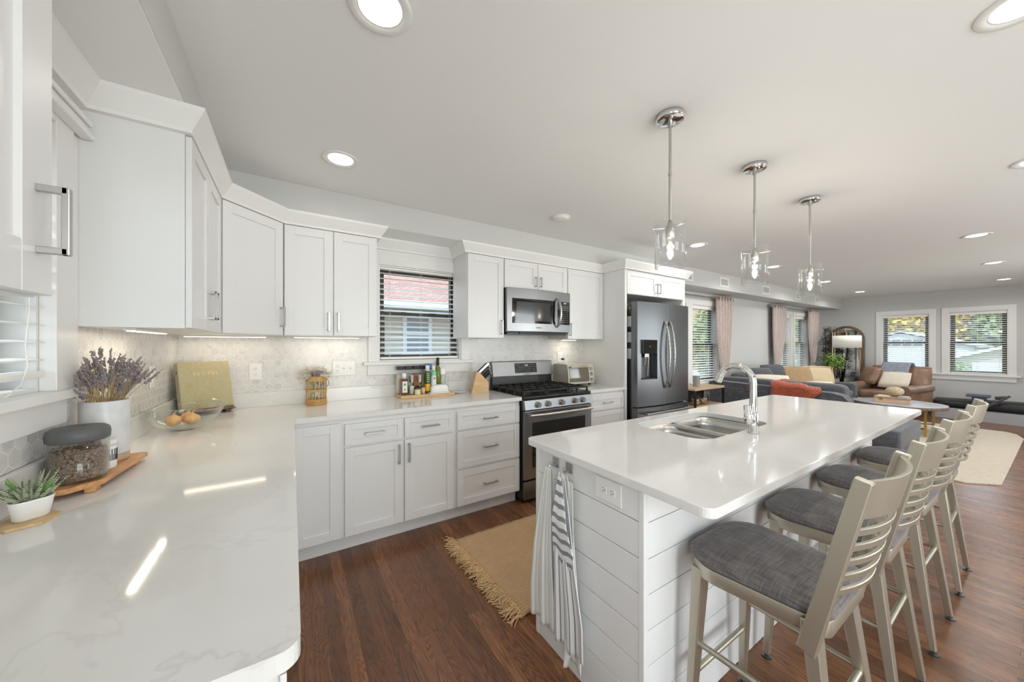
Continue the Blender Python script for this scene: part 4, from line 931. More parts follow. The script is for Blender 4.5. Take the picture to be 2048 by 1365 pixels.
mb.cyl((cx, cy, .952), .047, .088, 24)
for k in range(1150):
    a = rnd.uniform(0, 2 * math.pi); z = rnd.uniform(.955, 1.043); r_ = .0535 if rnd.random() < .8 or z < 1.03 else rnd.uniform(0, .0535)
    if z > 1.037: z = 1.041 + .008 * math.sin(a * 2) + rnd.uniform(-.003, .004); r_ = .0535 * math.sqrt(rnd.random())
    if z < .962: r_ = min(r_, .047)
    mb.ell((cx + r_ * math.cos(a), cy + r_ * math.sin(a), z), .0062, .0044, .0035, 7, 5, Euler((rnd.uniform(0, 6), rnd.uniform(0, 6), rnd.uniform(0, 6))).to_matrix())
cb_ = obj('coffee_beans', mb, noisy('roasted coffee bean', (122, 98, 84), (164, 140, 124), 90, .5)); tag(cb_, 'brown coffee beans filling the lidded glass jar', 'coffee beans', kind='stuff')
wj = thing('small_jar', 'small white jar with a dark printed label between coffee jar and vase', 'jar', (.118, -1.385, .9455))
mb = MB(); mb.lathe([(0, .9455), (.026, .9455), (.028, .949), (.028, 1.018), (.026, 1.02), (0, 1.02)], 28, (.118, -1.385, 0)); obj('body', mb, M['plastic'], wj)
mb = MB(); mb.lathe([(0, 1.0205), (.0285, 1.0205), (.0285, 1.038), (.027, 1.04), (0, 1.04)], 28, (.118, -1.385, 0)); obj('lid', mb, M['plastic'], wj)
mb = MB()
for k in range(26):
    a = R(-95 + k * 5.5); p = (.118 + .0283 * math.cos(a), -1.385 + .0283 * math.sin(a)); mb.bar((*p, .972), (*p, .972 + (.038 if k % 3 else .02)), .0012, .0006)
obj('label_print', mb, M['cdark'], wj)
vs_ = thing('marble_vase', 'white marble cylinder vase with wooden base on the board', 'vase', (.083, -1.268, .9455))
vx, vy = .083, -1.268
mb = MB(); mb.lathe([(0, .970), (.060, .970), (.061, .972), (.061, 1.158), (.060, 1.160), (.056, 1.160), (.056, 1.0), (0, 1.0)], 40, (vx, vy, 0)); obj('cylinder', mb, noisy('white marble', (232, 232, 230), (196, 198, 202), 9, .3, bump=0, detail=7), vs_)
mb = MB(); mb.lathe([(0, .9455), (.059, .9455), (.060, .947), (.060, .9695), (0, .9695)], 40, (vx, vy, 0)); part_label(obj('base', mb, M['oak2'], vs_), 'wooden base ring')
lv = thing('dried_lavender', 'bunch of dried lavender standing in the marble vase', 'dried flowers', (vx, vy, 1.0))
ms, mf = MB(), MB(); rnd = random.Random(11)
for k in range(95):
    a = rnd.uniform(0, 2 * math.pi); q = math.sqrt(rnd.random()); b0 = Vector((vx + .03 * q * math.cos(a), vy + .03 * q * math.sin(a), 1.005))
    L = rnd.uniform(.25, .36) * (1.04 - .25 * q); lean = .12 * q * rnd.uniform(.7, 1.15)
    tip = Vector((b0.x + lean * math.cos(a) * (1.0 if math.cos(a) > -.2 else .42), b0.y + lean * 1.25 * math.sin(a), b0.z + L))
    tip.x = max(tip.x, .03)
    mid = Vector((vx + .048 * q * math.cos(a), vy + .048 * q * math.sin(a), 1.152))
    P3 = [b0, b0.lerp(mid, .5), mid, mid.lerp(tip, .5) + Vector((rnd.uniform(-.004, .004), rnd.uniform(-.004, .004), .004)), tip]; ms.tube(P3, [.0012, .0011, .0010, .0009, .0006], 4, False)
    hl = rnd.uniform(.045, .085); d = (tip - mid).normalized(); nb = int(hl / .0065)
    for j in range(nb):
        u = j / nb; c = tip - d * hl * (1 - u)
        if rnd.random() < .12: continue
        rr = .0052 * (1 - .45 * u) * rnd.uniform(.8, 1.25)
        for w_ in range(2): mf.ell(c + Vector((rnd.uniform(-1, 1), rnd.uniform(-1, 1), rnd.uniform(-.6, .6))) * rr * .75, rr * .8, rr * .8, rr * 1.05, 5, 3)
obj('stem', ms, noisy('dry straw stem', (176, 150, 104), (206, 182, 138), 60, .8), lv)['kind'] = 'stuff'
obj('flower_head', mf, noisy('dried lavender bud', (118, 110, 112), (156, 148, 150), 220, .9), lv)['kind'] = 'stuff'
# succulent on hexagonal coaster
cs = obj('hexagon_coaster', MB().prism([(.052 * math.cos(R(a)) + .086, .060 * math.sin(R(a)) - 1.708) for a in range(20, 380, 60)], ZC, .9215), M['bamboo'], bevel=.002); tag(cs, 'hexagonal bamboo coaster under the white succulent pot', 'coaster')
sc = thing('potted_succulent', 'striped zebra succulent in a small white triangular pot', 'potted plant', (.088, -1.700, .922))
px_, py_ = .088, -1.700
def tri(r, rot=10):
    out = []
    for k in range(36): a = 2 * math.pi * k / 36; out.append((px_ + r * (1 + .13 * math.cos(3 * a)) * math.cos(a + R(rot)), py_ + r * (1 + .13 * math.cos(3 * a)) * math.sin(a + R(rot))))
    return out
mb = MB(); rg_ = [(.024, .922), (.028, .926), (.034, .966), (.0355, .9715), (.0335, .972), (.031, .964), (.030, .961)]
vs2 = [(x, y, z) for r_, z in rg_ for x, y in tri(r_)]; mb._add(vs2, [(i * 36 + k, i * 36 + (k + 1) % 36, (i + 1) * 36 + (k + 1) % 36, (i + 1) * 36 + k) for i in range(len(rg_) - 1) for k in range(36)], True); mb._add(vs2[:36], [tuple(reversed(range(36)))]); obj('pot', mb, M['plastic'], sc)
mb = MB(); mb._add([(x, y, .962) for x, y in tri(.0305)], [tuple(range(36))]); obj('soil', mb, M['soil'], sc)
mz = mat('zebra leaf', (96, 118, 84), .5); t_ = NT(mz); s_ = t_.n('SeparateXYZ'); t_.l(t_.coord(), s_.inputs[0])
st_ = t_.math('GREATER_THAN', t_.math('SINE', t_.math('MULTIPLY', s_.outputs['Z'], 1500)), .35); t_.base(t_.mix(t_.math('MULTIPLY', st_, t_.math('GREATER_THAN', t_.noise(t_.coord(), 60, 2), .42)), t_.ramp(t_.noise(t_.coord(), 30, 2), [(.3, (92, 104, 78)), (.7, (122, 142, 100))]), (206, 208, 188)))
rnd = random.Random(2); mb = MB(); mg = MB()
for k in range(30):
    a = k * 2.4; q = .25 + .75 * (k / 30); L = rnd.uniform(.045, .075); el = R(78 - 48 * q + rnd.uniform(-8, 8)); b0 = Vector((px_ + .014 * q * math.cos(a), py_ + .014 * q * math.sin(a), .963))
    d = Vector((math.cos(a) * math.cos(el), math.sin(a) * math.cos(el), math.sin(el))); pts = [b0 + d * L * u + Vector((0, 0, .010 * u * u)) for u in (0, .15, .35, .6, .85, 1)]
    for p in pts: p.x = max(p.x, .034)
    (mg if k % 9 == 4 else mb).tube(pts, [.0030, .0052, .0056, .0040, .0018, .0004], 7, False)
obj('leaf', mb, mz, sc)['kind'] = 'stuff'; obj('young_leaf', mg, mat('bright leaf', (116, 160, 76), .5), sc)['kind'] = 'stuff'
# glass bowl with onions
bx_, by_ = .172, -.645
gb = thing('glass_bowl', 'clear glass bowl with a flared wavy rim, holding onions', 'bowl', (bx_, by_, ZC)); ra = math.atan2(.9, .45)
mb = MB(); mb.lathe([(0, ZC), (.040, ZC), (.043, .918), (.040, .928), (.034, .932)], 32, (bx_, by_, 0)); obj('foot', mb, M['jar'], gb)
def bw(u, v):
    a = 2 * math.pi * u; r_ = .028 + (.168 - .028) * v ** .62; z = .930 + .106 * v ** 1.9; e = abs(math.cos(a - ra)) ** 2
    r_ *= 1 + (.20 * e - .08) * v * v; z += .012 * v ** 3 * math.cos(2 * (a - ra)); return (max(.035, bx_ + r_ * math.cos(a)), by_ + r_ * math.sin(a), z)
mb = MB(); mb.grid(bw, 64, 14); obj('basin', mb, M['jar'], gb, solid=.004)
mo = noisy('golden onion skin', (206, 148, 84), (232, 184, 122), 7, .35, stretch=(6, 6, 1))
for k, (ox, oy) in enumerate(((bx_ - .036, by_ - .030), (bx_ + .034, by_ - .020), (bx_ + .006, by_ + .042))):
    t = thing('onion', ['yellow onion at the left in the glass bowl', 'yellow onion at the right in the glass bowl', 'yellow onion at the back of the glass bowl'][k], 'onion', (ox, oy, .945), group='onions in the glass bowl')
    mb = MB(); mb.lathe([(0, -.028), (.010, -.027), (.024, -.019), (.033, -.004), (.033, .008), (.025, .020), (.012, .027), (.005, .031), (.004, .036)], 20, (ox, oy, .970)); obj('bulb', mb, mo, t)
    mb = MB(); mb.tube([(ox, oy, .998), (ox + .004, oy - .003, 1.010), (ox + .010, oy - .006, 1.018)], [.004, .003, .001], 6); obj('stem_tip', mb, M['fringe'], t)
# recipe binder on wooden stand
bn = thing('recipe_binder', 'sage gold recipe binder leaning on a wooden stand in the corner', 'binder', (.2, -.15, .93))
yaw = R(28); u_ = Vector((math.cos(yaw), math.sin(yaw), 0)); lean = R(15); bk = Vector((-math.sin(yaw), math.cos(yaw), 0)); vv = bk * math.sin(lean) + Vector((0, 0, math.cos(lean))); nn = (u_.cross(vv)).normalized()
o_ = Vector((.083, -.228, .940)); BM = Matrix(((u_.x, nn.x, vv.x, o_.x), (u_.y, nn.y, vv.y, o_.y), (u_.z, nn.z, vv.z, o_.z), (0, 0, 0, 1)))   # local x width, y out to the room, z up the cover
mcov = fabric('sage gold linen cover', (176, 166, 128), (194, 184, 148), 300); mb = MB(); mb.M = BM
mb.box(0, -.002, 0, .262, .002, .318); mb.box(0, -.056, 0, .262, -.052, .318); mb.box(-.003, -.056, 0, .001, .002, .318); obj('cover', mb, mcov, bn, bevel=.0015)
mb = MB(); mb.M = BM; mb.box(.008, -.051, .006, .254, -.003, .312); obj('pages', mb, M['cream'], bn)
mb = MB(); mb.M = BM @ Matrix.Rotation(R(90), 4, 'Y'); mb.M = BM; mb.lathe([(0, -.0045), (.006, -.0045), (.006, -.003)], 12, (0, -.02, .255), axis='x'); obj('spine_ring', mb, M['blackmetal'], bn)
gt = mat('gold foil lettering', (240, 214, 150), .3, .4)
tx = text('RECIPES', .030, gt, (0, 0, 0), (0, 0, 0), None, spacing=1.25); tx.parent = bn; tx.matrix_local = world(bn).inverted() @ (BM @ Matrix.Translation((.131, .0026, .238)) @ Matrix.Rotation(R(90), 4, 'X') @ Matrix.Rotation(0, 4, 'Y'))
tx.matrix_local = world(bn).inverted() @ Matrix(((u_.x, vv.x, nn.x, 0), (u_.y, vv.y, nn.y, 0), (u_.z, vv.z, nn.z, 0), (0, 0, 0, 1))).copy(); tm = Matrix(((u_.x, vv.x, nn.x, 0), (u_.y, vv.y, nn.y, 0), (u_.z, vv.z, nn.z, 0), (0, 0, 0, 1))); pos_ = BM @ Vector((.131, .0026, .238)); tm.translation = pos_; tx.matrix_local = world(bn).inverted() @ tm
sd_ = thing('cookbook_stand', 'brown wooden cookbook stand under the recipe binder', 'stand', (.2, -.15, ZC)); mb = MB(); mb.M = BM
mb.box(.0, -.070, -.012, .235, -.060, .20); mb.box(0, -.070, -.012, .262, .030, -.004); mb.box(0, .026, -.012, .250, .034, .010); obj('tray', mb, M['dwood'], sd_, bevel=.002)
mb = MB(); mb.bar(BM @ Vector((.12, -.06, .14)), Vector((.10, -.035, ZC + .006)), .05, .008); mb.bar(BM @ Vector((.02, .02, -.012)), (BM @ Vector((.02, .02, 0))).xy.to_3d() + Vector((0, 0, ZC + .004)), .02, .006); mb.bar(BM @ Vector((.22, .02, -.012)), (BM @ Vector((.22, .02, 0))).xy.to_3d() + Vector((0, 0, ZC + .004)), .02, .006); obj('leg', mb, M['dwood'], sd_)

# ================================================================== BACK COUNTER
# wicker basket with dried flowers
kx, ky = .800, -.125
wb_ = thing('wicker_basket', 'round open-weave wicker basket between recipe binder and window', 'basket', (kx, ky, ZC)); mw_ = noisy('golden wicker', (206, 160, 92), (228, 190, 128), 50, .6)
mb = MB()
for z0, z1 in ((.918, .955), (1.015, 1.030), (1.092, 1.125)):
    z = z0
    while z < z1:
        rw = .0022 * (1 if int(z * 192) % 2 else -1); pts = [(kx + (.066 + rw * (1 if k % 2 else -1)) * math.cos(R(k * 10)), ky + (.066 + rw * (1 if k % 2 else -1)) * math.sin(R(k * 10)), z) for k in range(37)]; mb.tube(pts, .0024, 5, False); z += .0052
for k in range(18): a = R(k * 20); mb.tube([(kx + .063 * math.cos(a), ky + .063 * math.sin(a), .916), (kx + .066 * math.cos(a), ky + .066 * math.sin(a), 1.02), (kx + .066 * math.cos(a), ky + .066 * math.sin(a), 1.127)], .0024, 5)
mb.cyl((kx, ky, ZC + .0005), .064, .003, 28); obj('weave', mb, mw_, wb_)
mb = MB(); mb.tube([(kx + .066, ky, 1.10), (kx + .082, ky - .004, 1.085), (kx + .078, ky - .004, 1.055), (kx + .066, ky, 1.04)], .0022, 6); obj('twig_loop', mb, M['dwood'], wb_)
mb = MB(); mb.lathe([(0, .922), (.050, .922), (.056, .93), (.056, 1.085), (.050, 1.088)], 28, (kx, ky, 0)); gj = obj('glass_jar', mb, M['jar']); tag(gj, 'glass jar with pale green leaves inside the wicker basket', 'jar')
fl = thing('dried_flowers', 'white feathery dried flowers with purple blooms in the wicker basket', 'dried flowers', (kx, ky, 1.1)); mb, mp_, mg_ = MB(), MB(), MB(); rnd = random.Random(4)
for k in range(110):
    a = rnd.uniform(0, 2 * math.pi); el = R(rnd.uniform(5, 70)); L = rnd.uniform(.09, .16); b0 = Vector((kx, ky, 1.118)); h = Vector((math.cos(a), math.sin(a) * .6, 0))
    if (b0 + h * L).y > -.02: h.y *= .3
    sdv = Vector((-h.y, h.x, 0)); pts = [b0 + h * L * u * math.cos(el) + Vector((0, 0, L * (u * math.sin(el) * .9 - .35 * u * u))) for u in (0, .33, .66, 1)]
    wd = [.003, .012, .013, .002]; vs3 = []
    for p, w_ in zip(pts, wd): vs3 += [p - sdv * w_, p + Vector((0, 0, .003)), p + sdv * w_]
    mb._add(vs3, [(3 * i + j, 3 * i + j + 1, 3 * i + j + 4, 3 * i + j + 3) for i in range(3) for j in range(2)], True)
    for q in range(5): c = pts[2] + Vector((rnd.uniform(-.02, .02), rnd.uniform(-.012, .012), rnd.uniform(-.006, .012))); c.y = min(c.y, -.02); mb.tube([c, c + Vector((rnd.uniform(-.012, .012), -.004, .012))], .0012, 3, False)
for k in range(110): a = rnd.uniform(0, 6.3); mp_.ell((kx + .004 + rnd.uniform(-.024, .024), ky - .04 + rnd.uniform(-.018, .012), 1.138 + rnd.uniform(-.018, .022)), .007, .007, .007, 6, 4)
for k in range(50):
    a = rnd.uniform(0, 6.3); r_ = rnd.uniform(.02, .05); z = rnd.uniform(.935, 1.08); p = Vector((kx + r_ * math.cos(a), ky + r_ * math.sin(a), z)); q = p + Vector((rnd.uniform(-.012, .012), rnd.uniform(-.012, .012), .03)); mg_.bar(p, q, .010 if z > 1.03 else .004, .001, .002, .001)
obj('feathery_petals', mb, mat('white petals', (228, 224, 210), .8), fl, solid=.0006)['kind'] = 'stuff'; part_label(obj('blooms', mp_, mat('mauve bloom', (150, 126, 146), .8), fl), 'mauve blooms')['kind'] = 'stuff'; part_label(obj('leaves', mg_, mat('pale sage leaf', (138, 164, 140), .7), fl), 'pale sage leaves')['kind'] = 'stuff'

# tray of spices
ZT = .9405
ty = thing('wooden_tray', 'light wooden tray of spices and oils under the kitchen window', 'tray', (1.63, -.14, ZC))
mb = MB(); mb.box(1.392, -.232, ZC, 1.86, -.045, ZT - .0005); obj('tray_board', mb, M['wood'], ty, bevel=.003); mb = MB()
for a in (1.42, 1.47, 1.62): mb.cyl((a, -.2322, .924), .003, -.0006, 8, 'y')
obj('knots', mb, M['dwood'], ty)
def bottle(name, label, cat, x, y, parts, group='bottles and jars on the wooden tray', z=ZT, n=20):
    t = thing(name, label, cat, (x, y, z), 0, group)
    for pn, kind, a, m in parts:
        mb = MB()
        if kind == 'l': mb.lathe([(r_, z + q) for r_, q in a], n, (x, y, 0))
        elif kind == 'b': w, d, q0, q1 = a[:4]; mb.box(x - w / 2, y - d / 2, z + q0, x + w / 2, y + d / 2, z + q1)
        elif kind == 'f': xa, xb, dd, q0, q1 = a; mb.box(x + xa, y - dd - .0008, z + q0, x + xb, y - dd, z + q1)
        o = obj(pn, mb, m, t, bevel=.003 if kind == 'b' else 0)
    return t
C_ = {}
def cm(n, c, r=.4, **k):
    if n not in C_: C_[n] = mat(n, c, r, **k)
    return C_[n]
for x, lb, c in ((1.422, 'square black-lidded canister of pale flour, leftmost in the back row', (222, 208, 190)), (1.490, 'square black-lidded canister of grey powder, second in the back row', (206, 202, 198)), (1.560, 'square black-lidded canister of orange spice, third in the back row', (206, 132, 86)), (1.626, 'square black-lidded canister of tan spice behind the green can', (206, 168, 132))):
    bottle('spice_canister', lb, 'canister', x, -.085, [('contents', 'b', (.054, .054, .003, .165), cm('spice%s' % (c,), c, .7)), ('canister_body', 'b', (.060, .060, .0005, .205), M['jar']), ('lid', 'b', (.057, .057, .206, .235), M['black'])])
bottle('extract_bottle', 'small brown vanilla bottle with white cap and green dotted label', 'bottle', 1.432, -.178, [('bottle_body', 'b', (.050, .040, .0005, .135), cm('brown glass', (96, 70, 54), .15)), ('cap', 'l', [(0, .135), (.016, .135), (.016, .178), (.014, .180), (0, .180)], M['plastic']), ('label_card', 'f', (-.020, .020, .0202, .022, .115), cm('cream label', (232, 228, 214), .6)), ('label_dot', 'f', (-.009, .009, .0212, .080, .098), cm('green dot', (96, 170, 110), .6)), ('label_mark', 'f', (-.004, .004, .0212, .040, .052), M['cdark'])])
for x, lb, c in ((1.498, 'steel-topped grinder filled with white salt', (230, 224, 222)), (1.566, 'steel-topped grinder filled with dark peppercorns', (60, 44, 44))):
    bottle('spice_grinder', lb, 'grinder', x, -.165, [('glass_body', 'l', [(0, .0005), (.024, .0005), (.024, .075), (.019, .092), (.018, .10)], M['jar']), ('contents', 'l', [(0, .003), (.021, .003), (.021, .068), (0, .07)], cm('fill%s' % (c,), c, .8)), ('grinder_head', 'l', [(.018, .1), (.018, .104), (.022, .156), (.0225, .162), (0, .163)], M['nickel'])])
bottle('glass_jar', 'little yellow-labelled jar with dark lid at the front of the tray', 'jar', 1.535, -.208, [('jar_body', 'l', [(0, .0005), (.024, .0005), (.025, .004), (.025, .046), (0, .047)], cm('pale yellow jar', (222, 214, 170), .4)), ('lid', 'l', [(0, .0475), (.026, .0475), (.026, .060), (0, .061)], M['dark'])])
bottle('wooden_salt_cellar', 'small beige jar behind the little yellow jar', 'jar', 1.588, -.185, [('jar_body', 'l', [(0, .0005), (.018, .0005), (.018, .052), (0, .053)], cm('apricot jar', (226, 186, 142), .5))])
bottle('spray_can', 'dark green cooking spray can with white cap and yellow lower label', 'spray can', 1.636, -.158, [('can_body', 'l', [(0, .0005), (.024, .0005), (.0245, .003), (.0245, .175), (.020, .190), (0, .19)], cm('dark green can', (46, 88, 50), .35)), ('cap', 'l', [(0, .190), (.0185, .190), (.0175, .236), (.015, .238), (0, .238)], M['plastic']), ('yellow_band', 'l', [(.0249, .02), (.0252, .022), (.0252, .078), (.0249, .08)], cm('yellow band', (218, 178, 50), .4))] + [('label_line', 'f', (-.014 + .002 * (k % 2), .013, .0252, .10 + k * .018, .104 + k * .018), cm('pale green print', (214, 226, 150), .5)) for k in range(5)])
bottle('spray_can', 'white and mint spray can with white cap and green ring mark', 'spray can', 1.694, -.150, [('can_body', 'l', [(0, .0005), (.024, .0005), (.0245, .003), (.0245, .150), (0, .151)], cm('white can', (232, 234, 230), .35)), ('mint_shoulder', 'l', [(.0247, .150), (.0247, .178), (.018, .192), (0, .193)], cm('mint', (128, 208, 150), .4)), ('cap', 'l', [(0, .193), (.0165, .193), (.0150, .232), (0, .234)], M['plastic']), ('ring_mark', 'f', (-.007, .007, .0250, .118, .132), cm('grey green mark', (110, 130, 118), .5))])
bottle('salt_can', 'blue-capped container half hidden between the two spray cans', 'container', 1.680, -.085, [('can_body', 'l', [(0, .0005), (.026, .0005), (.026, .195), (0, .196)], cm('white can', (232, 234, 230), .35)), ('cap', 'l', [(0, .1965), (.022, .1965), (.022, .250), (0, .251)], cm('blue cap', (86, 126, 190), .4))])
bottle('olive_oil_bottle', 'tall green olive oil bottle with black neck, tallest on the tray', 'bottle', 1.757, -.085, [('bottle_body', 'l', [(0, .0005), (.030, .0005), (.032, .005), (.032, .175), (.028, .200), (.015, .225), (.0125, .240), (.0125, .27)], cm('olive green glass', (120, 136, 48), .12)), ('neck_foil', 'l', [(.0132, .235), (.0138, .236), (.0138, .300), (.012, .302), (0, .302)], M['black'])])
bottle('oil_dispenser', 'oil dispenser with white pump top and side handle', 'dispenser', 1.778, -.145, [('glass_body', 'l', [(0, .0005), (.026, .0005), (.026, .145), (.022, .155)], M['jar']), ('oil', 'l', [(0, .003), (.023, .003), (.023, .06), (0, .062)], cm('amber oil', (150, 110, 60), .2)), ('pump_top', 'b', (.042, .042, .1555, .205), M['plastic'])])
bottle('sauce_bottle', 'narrow clear bottle at the right end of the tray', 'bottle', 1.830, -.120, [('glass_body', 'l', [(0, .0005), (.016, .0005), (.016, .14), (.012, .16), (0, .16)], M['jar']), ('contents', 'l', [(0, .002), (.013, .002), (.013, .05), (0, .051)], cm('brown sauce', (120, 84, 60), .4))])
bt = thing('butter_dish', 'white lidded butter dish at the front right of the tray', 'butter dish', (1.73, -.19, ZT), group='bottles and jars on the wooden tray')
mb = MB(); mb.prism(rrect(1.636, -.228, 1.824, -.158, .03), ZT, ZT + .008); obj('plate', mb, M['plastic'], bt, bevel=.003)
mb = MB(); mb.ell((1.73, -.193, ZT + .0095), .080, .030, .062, 28, 16, e=.45); mb.v = [(x, y, max(z, ZT + .009)) for x, y, z in mb.v]; obj('lid', mb, M['plastic'], bt)
sr = thing('small_dish', 'small pale shallow dish between the tray and the knife block', 'dish', (1.945, -.125, ZC)); mb = MB(); mb.lathe([(0, ZC), (.025, ZC), (.055, ZC + .008), (.066, ZC + .014), (.065, ZC + .016), (.052, ZC + .010), (.024, ZC + .003), (0, ZC + .003)], 28, (1.945, -.125, 0)); obj('dish_body', mb, M['plastic'], sr)
# knife block
kb = thing('knife_block', 'light wooden block full of black and steel handled knives beside the range', 'knife block', (2.14, -.18, ZC), R(-14))
mb = MB(); prof_ = [(-.098, 0), (.065, 0), (.065, .095), (-.028, .196), (-.050, .184)]; mb.prism([(a, b) for a, b in prof_], -.058, .058, 'y'); obj('block', mb, M['wood'], kb, w=False, bevel=.003)
fd = Vector((.093, 0, -.101)).normalized(); nd = Vector((.101, 0, .093)).normalized(); O_ = Vector((-.028, 0, .196)); k0 = None
knives = [(.014, -.030, .125, .022, 0), (.014, .0, .115, .020, 1), (.014, .030, .115, .020, 2), (.040, -.036, .105, .018, 3), (.040, -.012, .105, .018, 3), (.040, .012, .10, .018, 3), (.040, .036, .10, .018, 3)] + [(.068, -.046 + .013 * q, .085, .010, 4) for q in range(8)] + [(.092, -.040 + .020 * q, .075, .013, 5) for q in range(5)]
mk = MB()
for s, yy, L, w_, dk in knives:
    p = O_ + fd * s + Vector((0, yy, 0)) ; t = MB(); Wm = world(kb)
    kt = thing('kitchen_knife', 'x', 'knife', tuple(Wm @ p), R(-14), 'knives in the wooden block'); kt['label'] = ['steel handled knife standing tallest in the wooden block', 'large black knife in the top row of the wooden block, beside the steel one', 'large black knife at the back of the top row of the wooden block', 'black handled knife in the second row of the wooden block', 'slim black steak knife in the third row of the wooden block', 'small black handled knife in the lowest row of the wooden block'][dk]
    t.bar(nd * .0005, nd * L, .009, w_, .011, w_ * 1.1, up=(fd.x, 0, fd.z)); obj('handle', t, M['nickel'] if not dk else M['black'], kt, w=False, bevel=.002)
    if dk: t = MB(); t.bar(nd * (L + .0003), nd * (L + .006), .011, w_ * 1.1, up=(fd.x, 0, fd.z)); obj('end_cap', t, M['nickel'], kt, w=False, bevel=.001)
# toaster oven
to = thing('toaster_oven', 'cream toaster oven with glass door and three knobs right of the range', 'toaster oven', (3.31, -.2, ZC)); mcr = mat('cream metal', (212, 206, 192), .35, .3)
tx0, tx1 = 3.125, 3.505
mb = MB(); mb.prism([(-.055, .934), (-.30, .934), (-.305, 1.0), (-.285, 1.135), (-.265, 1.148), (-.07, 1.148), (-.055, 1.13)], tx0, tx1, 'x'); obj('body', mb, mcr, to, bevel=.004)
def of(z, d=.002): return -.305 + (z - 1.0) * .020 / .135 - d if z > 1.0 else -.300 - (z - .934) * .005 / .066 - d
mb = MB(); mb.prism([(of(.955, .004), .955), (-.309, 1.0), (of(1.128, .004), 1.128), (-.26, 1.128), (-.27, .955)], tx0 + .014, tx1 - .08, 'x'); dg = obj('door_window', mb, mat('smoky oven glass', (112, 104, 90), .1, coat=.4), to)
mb = MB(); mb.box(tx0 + .03, of(1.11) - .004, 1.112, tx0 + .04, of(1.11) - .024, 1.122); mb.box(tx1 - .105, of(1.11) - .004, 1.112, tx1 - .095, of(1.11) - .024, 1.122); mb.tube([(tx0 + .03, of(1.11) - .022, 1.118), (tx1 - .095, of(1.11) - .022, 1.118)], .006, 8); obj('handle', mb, mcr, dg)
for z in (.975, 1.035, 1.095):
    mb = MB(); mb.cyl((tx1 - .042, of(z, 0), z), .021, -.014, 20, 'y', .018); mb.box(tx1 - .045, of(z) - .012, z - .015, tx1 - .039, of(z) - .020, z + .015); obj('knob', mb, M['nickel'], to)
for a in (tx0 + .03, tx1 - .05):
    for b in (-.09, -.27): obj('foot', MB().box(a, b - .01, ZC, a + .02, b + .01, .934), M['black'], to)
mb = MB(); mb.box(3.27, -.014, 1.185, 3.295, -.04, 1.205); pg = obj('power_plug', mb, M['black']); tag(pg, 'black plug in the outlet above the toaster oven', 'plug')
# ================================================================== LIVING ROOM
def cushion_box(mb, x0, y0, z0, x1, y1, z1, puff=.02, n=8, e=.28):
    cx, cy, cz = (x0 + x1) / 2, (y0 + y1) / 2, (z0 + z1) / 2
    mb.ell((cx, cy, cz), (x1 - x0) / 2, (y1 - y0) / 2, (z1 - z0) / 2, 32, 16, e=e); return mb
sf = thing('sectional_sofa', 'slate grey sectional sofa seen over the island, back turned to the kitchen', 'sofa', (7.4, -.9, 0))
obj('base', MB().prism([(6.27, -.14), (6.27, -1.74), (7.30, -1.74), (7.30, -1.12), (9.44, -1.12), (9.44, -.14)], .06, .42), M['sofa'], sf, bevel=.03)
obj('back_frame', MB().box(6.24, -1.76, .10, 6.44, -.12, .70), M['sofa'], sf, bevel=.035, seg=4)
mb = MB(); mb.prism([(-.12, .62), (-.12, .78), (-.2, .80), (-1.60, .765), (-1.70, .74), (-1.755, .68), (-1.765, .60), (-1.76, .10), (-1.70, .10), (-1.66, .62)], 6.235, 6.43, 'x'); obj('back_top', mb, M['sofa'], sf, bevel=.03, seg=4)
mb = MB(); mb.tube([(6.232, -.13, .705), (6.232, -1.60, .69), (6.232, -1.69, .665), (6.232, -1.73, .60), (6.232, -1.74, .3)], .006, 6); obj('piping', mb, M['cgrey'], sf)
for k, (a, b) in enumerate(((-1.68, -.95), (-.93, -.16))):
    mb = MB(); cushion_box(mb, 6.42, a, .44, 6.66, b, .855 - .0 * k); obj('back_cushion', mb, M['sofa'], sf)
for k in range(3): x = 6.75 + k * .83; mb = MB(); cushion_box(mb, x, -.42, .44, x + .81, -.16, .90); obj('back_cushion', mb, M['cgrey'], sf)
for (a, b, c, d) in ((6.62, -1.72, 7.29, -1.13), (6.62, -1.12, 7.60, -.40), (7.62, -1.12, 8.6, -.40), (8.62, -1.12, 9.24, -.40)): mb = MB(); cushion_box(mb, a, b, .38, c, d, .54, e=.2); obj('seat_cushion', mb, M['sofa'], sf)
obj('arm', MB().box(9.25, -1.12, .10, 9.47, -.14, .66), M['sofa'], sf, bevel=.05, seg=4)
mb = MB()
for a, b in ((6.32, -1.68), (6.32, -.2), (9.37, -.2), (9.37, -1.05), (7.22, -1.68)): mb.cyl((a, b, 0), .025, .06, 10)
obj('foot', mb, M['dwood'], sf)
def throw_pillow(lb, loc, w, h, t, rz, lean, m, trim=None):
    o = thing('throw_pillow', lb, 'pillow', loc, rz, 'throw pillows on the sofa'); mb = MB(); mb.pillow(w, h, t, 10, Matrix.Rotation(R(-lean), 4, 'X')); obj('pillow_body', mb, m, o, w=False)
    if trim:
        mb = MB(); q = Matrix.Rotation(R(-lean), 4, 'X'); k = .84
        pts = [q @ Vector((sx * w / 2 * k, -t / 2 * .62, sz * h / 2 * k)) for sx, sz in ((-1, -1), (1, -1), (1, 1), (-1, 1), (-1, -1))]
        mb.tube(pts, .009, 6); obj('trim_band', mb, trim, o, w=False)
    return o
throw_pillow('tan fringed pillow leaning on the long sofa, left of the framed pillow', (8.05, -.62, .76), .66, .46, .16, R(-35), 18, M['tan'])
throw_pillow('beige pillow with a darker square border at the sofa end', (8.92, -.66, .74), .58, .46, .16, R(-48), 14, M['beige'], M['leather'])
